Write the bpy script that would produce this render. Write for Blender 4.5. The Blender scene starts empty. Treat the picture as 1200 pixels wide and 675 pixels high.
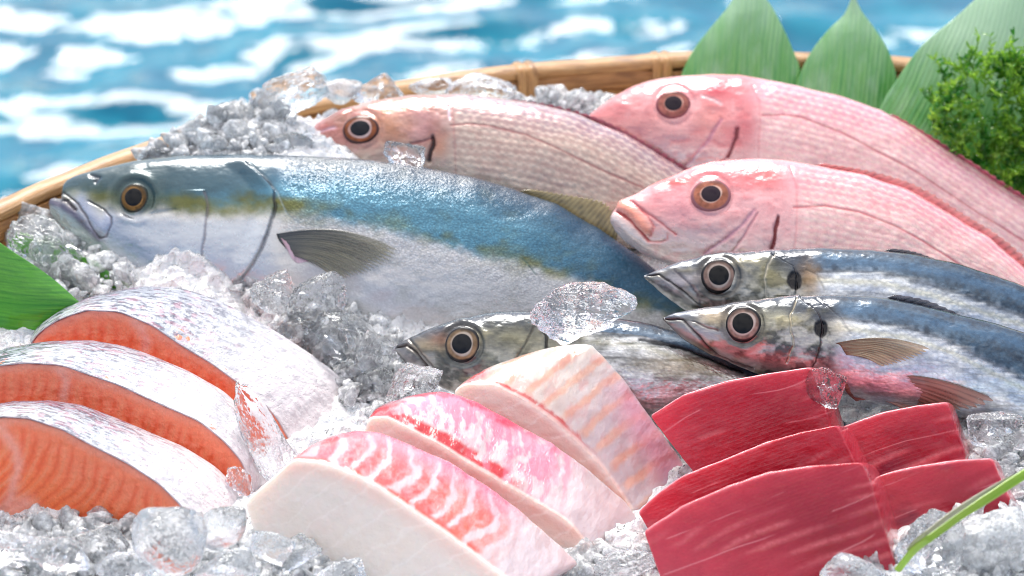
import bpy, bmesh, math, random
import numpy as np
from mathutils import Vector, Matrix

SC = bpy.context.scene
COL = SC.collection
rng = np.random.default_rng(7)

# ------------------------------------------------------------------ view frame used to lay the scene out (metres)
S = 0.0004                       # metres per layout unit on the plane w = 0
TH = math.radians(30)
TAN = 18/85
DIST = 600*S/TAN
F = np.array([0, math.cos(TH), -math.sin(TH)])
U = np.array([0, math.sin(TH), math.cos(TH)])
R = np.array([1.0, 0, 0])
CAM = -DIST*F

def ray(x, y):
    x = np.asarray(x, float)[..., None]; y = np.asarray(y, float)[..., None]
    return F + (x-600)/600*TAN*R + (337.5-y)/600*TAN*U

def at(x, y, w):
    return CAM + ray(x, y)*(DIST+np.asarray(w, float)[..., None])

def proj(P):
    d = P-CAM
    z = d@F
    return 600+(d@R)/z/TAN*600, 337.5-(d@U)/z/TAN*600

def nrm(elev, az):
    e, a = math.radians(elev), math.radians(az)
    return np.array([math.sin(a)*math.cos(e), -math.cos(a)*math.cos(e), math.sin(e)])

class Plane:
    def __init__(s, ax, ay, w, elev=40, az=0):
        s.p = at(ax, ay, w); s.n = nrm(elev, az)
    def __call__(s, x, y):
        d = ray(x, y)
        t = ((s.p-CAM)@s.n)/(d@s.n)
        return CAM+d*t[..., None]

# ------------------------------------------------------------------ small maths
def ss(a, b, x):
    t = np.clip((np.asarray(x, float)-a)/(b-a), 0, 1)
    return t*t*(3-2*t)
def lin(c):
    c = np.array(c, float)/255
    return np.where(c <= .04045, c/12.92, ((c+.055)/1.055)**2.4)
def mix(a, b, m):
    m = np.asarray(m)[..., None]
    return a*(1-m)+b*m
def hsh(ix, iy, iz, seed):
    h = (ix*374761393+iy*668265263+iz*2147483647+seed*974711) & 0xffffffff
    h = ((h ^ (h >> 13))*1274126177) & 0xffffffff
    h = h ^ (h >> 16)
    return (h & 0xffff)/65535.0
def noise(x, y, z=None, seed=0):
    x = np.asarray(x, float); y = np.asarray(y, float)
    z = np.zeros_like(x) if z is None else np.asarray(z, float)
    x, y, z = np.broadcast_arrays(x, y, z)
    ix, iy, iz = (np.floor(v).astype(np.int64) for v in (x, y, z))
    fx, fy, fz = x-ix, y-iy, z-iz
    fx, fy, fz = (f*f*f*(f*(6*f-15)+10) for f in (fx, fy, fz))
    out = 0
    for a in (0, 1):
        for b in (0, 1):
            for c in (0, 1):
                out = out + hsh(ix+a, iy+b, iz+c, seed)*(fx if a else 1-fx)*(fy if b else 1-fy)*(fz if c else 1-fz)
    return out
def fbm(x, y, z=None, seed=0, oct=4):
    s = 0; a = .5; t = 0; k = 1.0
    for i in range(oct):
        s = s+a*noise(np.asarray(x)*k, np.asarray(y)*k, None if z is None else np.asarray(z)*k, seed+i*17); t += a
        a *= .5; k *= 2.03
    return s/t
def spline(pts, n):
    """smooth curve through points, n samples, spaced by arc length"""
    p = np.array(pts, float)
    d = np.r_[0, np.cumsum(np.hypot(*np.diff(p, axis=0).T))]
    m = np.gradient(p, d, axis=0)
    s = np.linspace(0, d[-1], n)
    i = np.clip(np.searchsorted(d, s)-1, 0, len(d)-2)
    h = (d[i+1]-d[i])[:, None]; t = ((s-d[i])/(d[i+1]-d[i]))[:, None]
    return ((2*t**3-3*t**2+1)*p[i]+(t**3-2*t**2+t)*h*m[i]+(-2*t**3+3*t**2)*p[i+1]+(t**3-t**2)*h*m[i+1])
def prof(pts, raw=0):
    """profile y(x) with rounded corners"""
    p = np.array(pts, float)
    xs = np.linspace(p[0, 0], p[-1, 0], 1600)
    y = np.interp(xs, p[:, 0], p[:, 1])
    k = int(14/(xs[1]-xs[0])) | 1
    ker = np.hanning(k+2)[1:-1]; ker /= ker.sum()
    ext = k//2
    pad = np.r_[2*y[0]-y[ext:0:-1], y, 2*y[-1]-y[-2:-ext-2:-1]]
    sm = np.convolve(pad, ker, 'valid')
    b = ss(xs[0]+raw, xs[0]+raw+10, xs)
    y2 = y*(1-b)+sm*b
    return lambda x: np.interp(x, xs, y2)
def dpoly(X, Y, pts):
    """distance to a polyline, and its parameter 0..1"""
    p = np.array(pts, float)
    best = np.full(np.shape(X), 1e9); par = np.zeros(np.shape(X))
    n = len(p)-1
    for i in range(n):
        a, b = p[i], p[i+1]; d = b-a
        t = np.clip(((X-a[0])*d[0]+(Y-a[1])*d[1])/(d@d+1e-9), 0, 1)
        q = np.hypot(X-a[0]-t*d[0], Y-a[1]-t*d[1])
        m = q < best
        best = np.where(m, q, best); par = np.where(m, (i+t)/n, par)
    return best, par
def gauss(d, w):
    return np.exp(-(d/w)**2)

# ------------------------------------------------------------------ mesh makers
def link(name, me, mat, parent=None):
    o = bpy.data.objects.new(name, me); COL.objects.link(o)
    if mat: me.materials.append(mat)
    if parent is not None: o.parent = parent; o.matrix_parent_inverse = parent.matrix_world.inverted()
    return o
def new_mesh(name, V, Fq, col=None, mask=None, uv=None, smooth=True):
    """V (n,3), Fq (k,3|4) int"""
    V = np.asarray(V, np.float32).reshape(-1, 3); Fq = np.asarray(Fq, np.int32)
    me = bpy.data.meshes.new(name)
    k, c = Fq.shape
    me.vertices.add(len(V)); me.vertices.foreach_set('co', V.ravel())
    me.loops.add(k*c); me.loops.foreach_set('vertex_index', Fq.ravel())
    me.polygons.add(k); me.polygons.foreach_set('loop_start', np.arange(0, k*c, c, dtype=np.int32))
    me.polygons.foreach_set('loop_total', np.full(k, c, np.int32))
    me.polygons.foreach_set('use_smooth', np.full(k, smooth))
    me.update(calc_edges=True)
    for nm, a in (('Col', col), ('Mask', mask)):
        if a is not None:
            at_ = me.attributes.new(nm, 'FLOAT_COLOR', 'POINT')
            a = np.asarray(a, np.float32).reshape(-1, a.shape[-1])
            if nm == 'Col': a = 1.03*np.clip(a, 0, 1)**1.24
            if a.shape[1] == 3: a = np.c_[a, np.ones(len(a), np.float32)]
            at_.data.foreach_set('color', np.ascontiguousarray(a, np.float32).ravel())
    if uv is not None:
        u = me.uv_layers.new(name='UVMap')
        u.data.foreach_set('uv', np.asarray(uv, np.float32).reshape(-1, 2)[Fq.ravel()].ravel())
    return me
def grid_faces(n, m, wrap=False, flip=False):
    i = np.arange(n-1)[:, None]; j = np.arange(m if wrap else m-1)[None]
    j2 = (j+1) % m
    f = np.stack([i*m+j, i*m+j2, (i+1)*m+j2, (i+1)*m+j], -1).reshape(-1, 4)
    return f[:, ::-1] if flip else f
def grid_normals(P, wrap=False):
    du = np.gradient(P, axis=0)
    if wrap: dv = np.roll(P, -1, 1)-np.roll(P, 1, 1)
    else: dv = np.gradient(P, axis=1)
    n = np.cross(du, dv); l = np.linalg.norm(n, axis=-1, keepdims=True)
    return n/np.maximum(l, 1e-12)
def thing(name, label, cat, loc=(0, 0, 0), group=None):
    o = bpy.data.objects.new(name, None); COL.objects.link(o)
    o.location = [float(v) for v in loc]; o['label'] = label; o['category'] = cat
    o.empty_display_size = .01
    if group: o['group'] = group
    bpy.context.view_layer.update()
    return o
def tag(o, label=None, cat=None, group=None, kind=None):
    if label: o['label'] = label
    if cat: o['category'] = cat
    if group: o['group'] = group
    if kind: o['kind'] = kind
    return o

# ------------------------------------------------------------------ material helper
class NT:
    def __init__(s, name):
        s.m = bpy.data.materials.new(name); s.m.use_nodes = True
        s.t = s.m.node_tree; s.b = s.t.nodes['Principled BSDF']; s.out = s.t.nodes['Material Output']
    def n(s, ty, **kw):
        x = s.t.nodes.new(ty)
        for k, v in kw.items():
            if k in ('ins',):
                for a, b in v.items(): s.set(x, a, b)
            else: setattr(x, k, v)
        return x
    def set(s, x, a, b):
        i = x.inputs[a]
        if hasattr(b, 'is_linked') or isinstance(b, bpy.types.NodeSocket): s.t.links.new(b, i)
        else: i.default_value = b
    def p(s, **kw):
        for k, v in kw.items(): s.set(s.b, k.replace('_', ' '), v)
        return s
    def attr(s, nm): return s.n('ShaderNodeAttribute', attribute_name=nm)
    def math(s, op, a, b=0.0, c=None):
        x = s.n('ShaderNodeMath', operation=op); s.set(x, 0, a); s.set(x, 1, b)
        if c is not None: s.set(x, 2, c)
        return x.outputs[0]
    def mixc(s, f, a, b, bt='MIX'):
        x = s.n('ShaderNodeMix', data_type='RGBA', blend_type=bt)
        s.set(x, 0, f); s.set(x, 6, a); s.set(x, 7, b)
        return x.outputs[2]
    def ramp(s, f, a, b, lo=0.0, hi=1.0):
        x = s.n('ShaderNodeMapRange', interpolation_type='SMOOTHSTEP')
        for i, v in enumerate((f, a, b, lo, hi)): s.set(x, i, v)
        return x.outputs[0]
    def noise(s, vec, scale, detail=3.0, rough=.5, dim='3D'):
        x = s.n('ShaderNodeTexNoise', noise_dimensions=dim)
        if vec is not None: s.set(x, 'Vector', vec)
        s.set(x, 'Scale', scale); s.set(x, 'Detail', detail); s.set(x, 'Roughness', rough)
        return x.outputs[0]
    def mapv(s, vec, scale):
        x = s.n('ShaderNodeVectorMath', operation='MULTIPLY'); s.set(x, 0, vec); s.set(x, 1, scale)
        return x.outputs[0]
    def bump(s, h, strength, dist, prev=None):
        x = s.n('ShaderNodeBump'); s.set(x, 'Height', h); s.set(x, 'Strength', strength); s.set(x, 'Distance', dist)
        if prev is not None: s.set(x, 'Normal', prev)
        return x.outputs[0]
    def uv(s): return s.n('ShaderNodeUVMap', uv_map='UVMap').outputs[0]
    def obj(s): return s.n('ShaderNodeTexCoord').outputs['Object']
def rgba(c): return (*[float(v) for v in lin(c)], 1.0)
# ------------------------------------------------------------------ materials
def skin_mat(name, sx, sy, rnd, colour_amt, bump_amt, coat=.7, streak=0.0, fine=900.0):
    m = NT(name)
    c = m.attr('Col').outputs['Color']; sep = m.n('ShaderNodeSeparateColor'); m.set(sep, 0, m.attr('Mask').outputs['Color'])
    met, sca, rou = sep.outputs
    uv = m.uv()
    v = m.n('ShaderNodeTexVoronoi', feature='F1'); m.set(v, 'Vector', m.mapv(uv, (1/sx, 1/sy, 1))); m.set(v, 'Scale', 1.0); m.set(v, 'Randomness', rnd)
    cell = m.ramp(v.outputs['Distance'], .05, .75, 1.0, 0.0)
    rndc = m.n('ShaderNodeSeparateColor'); m.set(rndc, 0, v.outputs['Color'])
    lightness = m.math('MULTIPLY_ADD', rndc.outputs[0], .5, m.math('MULTIPLY', cell, .6))
    amt = m.math('MULTIPLY', sca, colour_amt)
    k = m.math('MULTIPLY_ADD', m.math('SUBTRACT', lightness, .5), amt, 1.0)
    nz = m.noise(uv, .35, 4.0, .65)
    k = m.math('MULTIPLY', k, m.math('MULTIPLY_ADD', m.math('SUBTRACT', nz, .5), .5, 1.0))
    if streak:
        st = m.noise(m.mapv(uv, (.02, .55, 1)), 1.0, 3.0, .6)
        k = m.math('MULTIPLY', k, m.math('MULTIPLY_ADD', m.math('SUBTRACT', st, .5), streak, 1.0))
    vm = m.n('ShaderNodeVectorMath', operation='SCALE'); m.set(vm, 0, c); m.set(vm, 'Scale', k)
    h = m.math('MULTIPLY', cell, sca)
    b1 = m.bump(h, bump_amt, .0006)
    b2 = m.bump(m.noise(uv, .16, 3.0, .55), .12, .0007, b1)
    b3 = m.bump(m.noise(m.obj(), 60.0, 2.0), .15, .003, b2)
    rr = m.math('MULTIPLY_ADD', m.math('SUBTRACT', m.noise(uv, .06, 3.0), .5), .25, rou)
    m.p(Base_Color=vm.outputs[0], Metallic=met, Roughness=rr, Normal=b3, Coat_Weight=coat, Coat_Roughness=.09, Coat_IOR=1.45, Coat_Normal=b2, IOR=1.4)
    m.p(Subsurface_Weight=.12, Subsurface_Radius=(1.0, .5, .4), Subsurface_Scale=.002)
    return m.m

def flesh_mat(name, sss, radius, rough, coat, bump, bscale=.25, aniso=(1, 1, 1), spark=.3, scale=.004, cvar=.35):
    m = NT(name)
    c = m.attr('Col').outputs['Color']
    uv = m.uv()
    nz = m.noise(m.mapv(uv, aniso), bscale, 5.0, .65)
    k = m.math('MULTIPLY_ADD', m.math('SUBTRACT', nz, .5), cvar, 1.0)
    vm = m.n('ShaderNodeVectorMath', operation='SCALE'); m.set(vm, 0, c); m.set(vm, 'Scale', k)
    b1 = m.bump(nz, bump, .0012)
    vo = m.n('ShaderNodeTexVoronoi', feature='F1'); m.set(vo, 'Vector', m.mapv(uv, aniso)); m.set(vo, 'Scale', .42)
    b2 = m.bump(m.ramp(vo.outputs['Distance'], .0, .35, 1, 0), spark, .0005, b1)
    b3 = m.bump(m.noise(uv, .05, 3.0), .35, .004, b2)
    m.p(Base_Color=vm.outputs[0], Roughness=rough, Normal=b3, Coat_Weight=coat, Coat_Roughness=.1, Coat_IOR=1.36, IOR=1.38,
        Subsurface_Weight=sss, Subsurface_Radius=radius, Subsurface_Scale=scale)
    return m.m

def eye_mat():
    m = NT('wet_eye')
    m.p(Base_Color=m.attr('Col').outputs['Color'], Roughness=.3, Coat_Weight=.7, Coat_Roughness=.02, Coat_IOR=1.36, Metallic=.1, IOR=1.2)
    return m.m

def fin_mat():
    m = NT('fin_membrane')
    a = m.attr('Col'); al = m.attr('Mask'); sp = m.n('ShaderNodeSeparateColor'); m.set(sp, 0, al.outputs['Color'])
    tr = m.n('ShaderNodeBsdfTransparent'); mx = m.n('ShaderNodeMixShader')
    m.p(Base_Color=a.outputs['Color'], Roughness=.3, Coat_Weight=.6, Coat_Roughness=.12, Subsurface_Weight=.2, Subsurface_Radius=(1, 1, 1), Subsurface_Scale=.001)
    m.set(mx, 0, sp.outputs[0]); m.t.links.new(tr.outputs[0], mx.inputs[1]); m.t.links.new(m.b.outputs[0], mx.inputs[2])
    m.t.links.new(mx.outputs[0], m.out.inputs[0])
    return m.m

def ice_mat(name, rough=.04, tint=(.97, .985, 1), bump=.5, frost_or_sheen=.12, fs=60.0, base=1.0):
    m = NT(name)
    o = m.n('ShaderNodeNewGeometry').outputs['Position']
    n1 = m.noise(o, 110.0, 3.0, .6); n2 = m.noise(o, 420.0, 3.0, .6)
    b1 = m.bump(n1, bump, .006); b2 = m.bump(n2, bump*.6, .0015, b1)
    fr = m.ramp(m.noise(o, fs, 5.0, .7), .42, .66, 0.0, 1.0)
    tw = m.math('MULTIPLY_ADD', fr, -frost_or_sheen*base, base)
    m.p(Base_Color=(*tint, 1), Transmission_Weight=tw, IOR=1.31, Roughness=m.math('MULTIPLY_ADD', fr, .25, rough), Normal=b2, Subsurface_Weight=.4, Subsurface_Radius=(.9, .95, 1), Subsurface_Scale=.004)
    return m.m

def bed_mat():
    m = NT('crushed_ice_bed')
    o = m.obj()
    n = m.noise(o, 90.0, 5.0, .7)
    c = m.mixc(m.ramp(n, .3, .55), (.74, .79, .85, 1), (.97, .98, 1, 1))
    v = m.n('ShaderNodeTexVoronoi', feature='F1'); m.set(v, 'Vector', o); m.set(v, 'Scale', 150.0)
    b1 = m.bump(v.outputs['Distance'], .9, .006); b2 = m.bump(m.noise(o, 350.0, 4.0, .7), .9, .003, b1)
    m.p(Base_Color=c, Roughness=.12, Transmission_Weight=.0, IOR=1.31, Normal=b2, Subsurface_Weight=.3, Subsurface_Radius=(.8, .9, 1), Subsurface_Scale=.006)
    return m.m

def leaf_mat(name, a, b, gloss=.22, ribs=.35, frost_or_sheen=0.0):
    m = NT(name)
    uv = m.uv()
    st = m.noise(m.mapv(uv, (1.0, .03, 1)), .35, 4.0, .6)
    bl = m.noise(uv, .03, 3.0)
    c = m.mixc(m.ramp(st, .3, .7), rgba(a), rgba(b)); c = m.mixc(m.math('MULTIPLY', bl, .5), c, rgba(a))
    w = m.n('ShaderNodeTexWave', wave_type='BANDS', bands_direction='X'); m.set(w, 'Vector', uv); m.set(w, 'Scale', .055); m.set(w, 'Distortion', 1.2)
    if frost_or_sheen:
        fz = m.ramp(m.noise(m.mapv(uv, (1.0, .35, 1)), .035, 5.0, .65), .42, .7, 0.0, frost_or_sheen); sy = m.n('ShaderNodeSeparateXYZ'); m.set(sy, 0, uv)
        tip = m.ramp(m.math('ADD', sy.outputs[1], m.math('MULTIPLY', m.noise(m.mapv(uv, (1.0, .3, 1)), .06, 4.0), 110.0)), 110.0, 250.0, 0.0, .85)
        c = m.mixc(m.math('MAXIMUM', fz, tip), c, rgba((200, 226, 206)))  # white wet sheen painted into the leaf colour, mottled and towards the tip
    b1 = m.bump(w.outputs['Fac'], ribs, .001); b2 = m.bump(m.noise(uv, .2, 4.0, .7), .25, .001, b1)
    m.p(Base_Color=c, Roughness=gloss, Normal=b2, Coat_Weight=.8, Coat_Roughness=.12)
    tl = m.n('ShaderNodeBsdfTranslucent'); m.set(tl, 'Color', m.mixc(.5, c, rgba((190, 235, 90)))); m.set(tl, 'Normal', b2)
    mx = m.n('ShaderNodeMixShader'); m.set(mx, 0, .42); m.t.links.new(m.b.outputs[0], mx.inputs[1]); m.t.links.new(tl.outputs[0], mx.inputs[2]); m.t.links.new(mx.outputs[0], m.out.inputs[0])
    return m.m

def weed_mat():
    m = NT('seaweed_frond')
    o = m.obj()
    c = m.mixc(m.ramp(m.noise(o, 120.0, 2.0), .35, .7), rgba((44, 122, 30)), rgba((170, 214, 76)))
    m.p(Base_Color=c, Roughness=.25, Coat_Weight=.5, Coat_Roughness=.1, Subsurface_Weight=.0)
    tl = m.n('ShaderNodeBsdfTranslucent'); m.set(tl, 'Color', c)
    mx = m.n('ShaderNodeMixShader'); m.set(mx, 0, .4); m.t.links.new(m.b.outputs[0], mx.inputs[1]); m.t.links.new(tl.outputs[0], mx.inputs[2]); m.t.links.new(mx.outputs[0], m.out.inputs[0])
    return m.m

def bamboo_mat(name, a, b):
    m = NT(name)
    uv = m.uv()
    st = m.noise(m.mapv(uv, (.012, .5, 1)), 1.0, 5.0, .65)
    bl = m.noise(m.mapv(uv, (.02, .05, 1)), 1.0, 3.0)
    c = m.mixc(m.ramp(st, .3, .72), rgba(a), rgba(b)); c = m.mixc(m.ramp(bl, .5, .75, 0, .7), c, rgba((112, 68, 32)))
    fb = m.noise(m.mapv(uv, (.02, 1.2, 1)), 1.0, 2.0); c = m.mixc(m.ramp(fb, .6, .7, 0, .55), c, rgba((92, 54, 26)))
    m.p(Base_Color=c, Roughness=.34, Normal=m.bump(fb, .6, .0008, m.bump(st, .7, .0015)), Coat_Weight=.25, Coat_Roughness=.25)
    return m.m

def water_mat():
    m = NT('sea_water')
    o = m.obj()
    n = m.noise(o, 9.0, 3.0, .5)
    c = m.mixc(m.ramp(n, .3, .7), rgba((0, 92, 120)), rgba((0, 120, 144)))
    m.p(Base_Color=c, Roughness=.08, IOR=1.36, Normal=m.bump(m.noise(o, 20.0, 2.0), .25, .015, m.bump(m.noise(m.mapv(o, (1, 1.6, 1)), 4.5, 2.0), .5, .04)))
    return m.m

M_EYE = eye_mat(); M_FIN = fin_mat()
M_ICE = ice_mat('clear_ice', .01, bump=.26, frost_or_sheen=.08, fs=150.0)
M_ICE2 = ice_mat('crushed_ice', .03, bump=.6, frost_or_sheen=.6, tint=(.95, .98, 1), fs=160.0, base=.78)
M_SHARD = ice_mat('ice_shard', .06, tint=(.96, .98, 1), bump=.6, frost_or_sheen=.75, fs=260.0, base=.7)
M_ICEB = ice_mat('melting_round_ice', .03, bump=.35, frost_or_sheen=.3, fs=70.0)
# ------------------------------------------------------------------ fish
f_jit = 2.2
class Fish:
    def __init__(s, name, label, plane, top, bot, thick, colour, mat, x_end, q=.9, nx=520, nf=200, nb=40, feats=(), snout=18, group=None, uvk=1.0, raw=0):
        s.plane = plane
        x0 = top[0][0]
        ft, fb = prof(top, raw), prof(bot)
        sn = np.linspace(0, 1, 60)**2*(snout*2)
        xs = x0+np.r_[sn, np.linspace(snout*2, x_end-x0, nx)[1:]]
        T, B = ft(xs), fb(xs)
        B = np.maximum(B, T+.4)
        h = (B-T)/2; c = (B+T)/2
        th = np.interp(xs, [p[0] for p in thick], [p[1] for p in thick])
        k = np.hanning(61); k /= k.sum(); th = np.convolve(np.pad(th, 30, 'edge'), k, 'valid')
        th = th*np.sqrt(np.clip((xs-x0)/snout, 0, 1)*(2-np.clip((xs-x0)/snout, 0, 1)))*.98+.3
        ph = np.r_[np.linspace(0, math.pi, nf), np.linspace(math.pi, 2*math.pi, nb+2)[1:-1]]
        cy, sy = np.cos(ph), np.sin(ph)
        X = np.repeat(xs[:, None], len(ph), 1)
        V = -cy[None]                                    # -1 back .. 1 belly
        Y = c[:, None]+h[:, None]*V
        D = th[:, None]*np.sign(sy)*np.abs(sy)**q
        P = plane(X, Y)+plane.n*(D*S)[..., None]
        N = grid_normals(P, True)
        ref = (N*plane.n).sum(-1)[:, nf//2].mean()
        if ref < 0: N = -N
        PX, PY = proj(P)
        front = sy[None] > -.02
        v = (Y-T[:, None])/(B-T)[:, None]
        s.ft, s.fb = ft, fb
        a = dict(x=X, y=Y, v=v, px=PX, py=PY, h=h[:, None]+0*X, front=front)
        col, mask, disp = colour(a)
        jx = (fbm(PX/9, PY/9, seed=91)-.5)*f_jit; jy = (fbm(PX/9, PY/9, seed=92)-.5)*f_jit
        jw = .5+.7*fbm(PX/14, PY/14, seed=93)
        for f in feats:
            d, par = dpoly(PX+jx, PY+jy, f['pts'])
            w = f.get('w', 1.6)*(jw if f.get('d', 1) > 0 else 1)*(1-f.get('taper', 0)*par)
            g = gauss(d, w)*front
            disp = disp-g*f.get('d', 1.2)
            if 'c' in f: col = mix(col, lin(f['c']), np.clip(g*f.get('a', .75)*(1-f.get('fade', 0)*par)*(.7+.6*jw), 0, 1))
            if 'lip' in f:                              # raised edge on the left of the line (gill cover)
                p = np.array(f['pts'], float); o = np.argsort(p[:, 1])
                xe = np.interp(PY, p[o, 1], p[o, 0])
                inside = (PY > p[:, 1].min()-2) & (PY < p[:, 1].max()+2)
                side = (1-ss(-1.2, 1.2, PX-xe))*ss(-30, -2, PX-xe)
                disp = disp+side*f['lip']*inside*front
        P = P+N*(disp*S)[..., None]
        uv = np.stack([X, (np.cumsum(np.r_[0, np.abs(np.diff(ph))])[None])*h.max()*uvk+0*X], -1)
        base = plane(np.array([xs.mean()]), np.array([c.mean()]))[0]
        s.root = thing(name, label, 'fish', base, group)
        me = new_mesh('body', P, grid_faces(len(xs), len(ph), True, flip=False), col, mask, uv)
        s.body = link('body', me, mat, s.root)
        s.P, s.N, s.PX, s.PY, s.front = P, N, PX, PY, front & ((N@(-F)) > 0)
        s.flatP = P[s.front]; s.flatN = N[s.front]; s.fx = PX[s.front]; s.fy = PY[s.front]

    def surf(s, x, y):
        i = np.argmin((s.fx-x)**2+(s.fy-y)**2)
        return s.flatP[i], s.flatN[i]

    def eye(s, x, y, ro, rp, cols, flat=1.0, bulge=.38, wob=0, name='eye', ring=.1):
        """cols: outer ring, iris, inner ring, pupil"""
        p, n = s.surf(x, y)
        n = n*.55+s.plane.n*.25-F*.2; n /= np.linalg.norm(n)
        ux = np.cross(U, n); ux /= np.linalg.norm(ux); uy = np.cross(n, ux)
        # aim so that it is seen where it belongs
        r = np.linspace(0, 1, 48); a = np.linspace(0, 2*math.pi, 96, endpoint=False)
        rr, aa = np.meshgrid(r, a, indexing='ij')
        dome = ro*bulge*np.sqrt(np.clip(1-(rr*.97)**2, 0, 1))-ro*bulge*.35*ss(.93, 1.0, rr)
        kk = (DIST+(p-CAM)@F-DIST)/DIST+0*rr
        kk = ((p-CAM)@F)/DIST
        P = p+(ux*(rr*np.cos(aa)*ro*S*kk)[..., None]+uy*(rr*np.sin(aa)*ro*flat*S*kk)[..., None])+n*((dome-.06*ro)*S*kk)[..., None]
        q = rp/ro; ws = 1+.05*np.sin(2*aa+x)+.04*np.sin(3*aa+y)
        rq = rr*ws
        nz = fbm(np.cos(aa)*3+5, np.sin(aa)*3, rr*4, seed=int(x) % 97)
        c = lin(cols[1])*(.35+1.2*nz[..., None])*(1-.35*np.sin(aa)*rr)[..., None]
        c = mix(c, lin(cols[2]), (1-ss(q+ring*.5, q+ring*1.7, rq))*(.75+.25*np.sin(aa+2.2)))
        c = mix(c, lin(cols[0]), ss(.80, .9, rr))
        c = mix(c, lin(cols[3]), 1-ss(q-.01, q+.04, rr))
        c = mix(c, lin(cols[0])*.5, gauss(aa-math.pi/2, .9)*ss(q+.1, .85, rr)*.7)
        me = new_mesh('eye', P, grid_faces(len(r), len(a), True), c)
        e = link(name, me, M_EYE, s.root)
        r2 = np.linspace(0, 1, 20); rr, aa = np.meshgrid(r2, a, indexing='ij')
        ir = rr*q
        dz = ro*bulge*np.sqrt(1-(ir*.97)**2)+.35*np.sqrt(np.clip(1-rr**2, 0, 1))-.06*ro
        P2 = p+(ux*(ir*np.cos(aa)*ro*S*kk)[..., None]+uy*(ir*np.sin(aa)*ro*flat*S*kk)[..., None])+n*((dz+.1)*S*kk)[..., None]
        link('pupil', new_mesh('pupil', P2, grid_faces(len(r2), len(a), True), np.broadcast_to(lin(cols[3]), P2.shape)), M_EYE, e)
        return e

    def fin(s, name, rootpts, tippts, lift, rays, cbase, ctip, alpha=(1, 1), nu=90, nv=40, jag=.08, onbody=True, amp=.5, sheet=None, curl=0, arch=0):
        """a fan of rays from a root line to a free edge"""
        a = spline(rootpts, nu); b = spline(tippts, nu)
        if onbody:
            w = np.array([(s.surf(*q)[0]-CAM)@F-DIST for q in a])
        else:
            w = np.full(nu, (s.plane.p-CAM)@F-DIST) if sheet is None else np.full(nu, sheet)
            if sheet is None: w = (s.plane(a[:, 0], a[:, 1])-CAM)@F-DIST
        t = np.linspace(0, 1, nv)
        u = np.linspace(0, 1, nu)
        j = 1-jag*(.5+.5*np.cos(u*rays*2*math.pi))*(.6+.8*noise(u*rays*.7, 3.1, seed=5))
        tt = t[None]*j[:, None]
        X = a[:, None, 0]*(1-tt)+b[:, None, 0]*tt; Y = a[:, None, 1]*(1-tt)+b[:, None, 1]*tt
        Y = Y-arch*np.sin(np.clip(tt, 0, 1)*math.pi)*(1-.6*u[:, None])
        W = w[:, None]-(lift*S)*np.sin(np.clip(tt*1.2, 0, 1)*math.pi/2)-.5*S
        ray_ = np.abs(np.sin(u*rays*math.pi))**.7
        W = W-(amp*ray_[:, None]*np.sin(tt*math.pi*.9+.2)+curl*tt**2)*S
        P = at(X, Y, W)
        st = noise(u[:, None]*rays*1.0+0*t, t[None]*4+0*u[:, None], seed=11)
        m = np.clip(tt*1.0+(st-.5)*.35, 0, 1)
        c = mix(lin(cbase)+0*P, lin(ctip), m)*(.55+.45*ray_[:, None, None]+.35*(st[..., None]-.3))
        al = alpha[0]*(1-tt)+alpha[1]*tt+(ray_[:, None]-.5)*.3*(1-alpha[1])
        mk = np.stack([np.clip(al, 0, 1)]*3, -1)
        me = new_mesh(name, P, grid_faces(nu, nv), np.clip(c, 0, 1), mk)
        o = link(name, me, M_FIN, s.root)
        so = o.modifiers.new('thickness', 'SOLIDIFY'); so.thickness = .0003; so.offset = 0
        return o

def base_mask(a, met, scale, rough):
    z = 0*a['x']
    return np.stack([z+met, z+scale, z+rough], -1)

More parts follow.
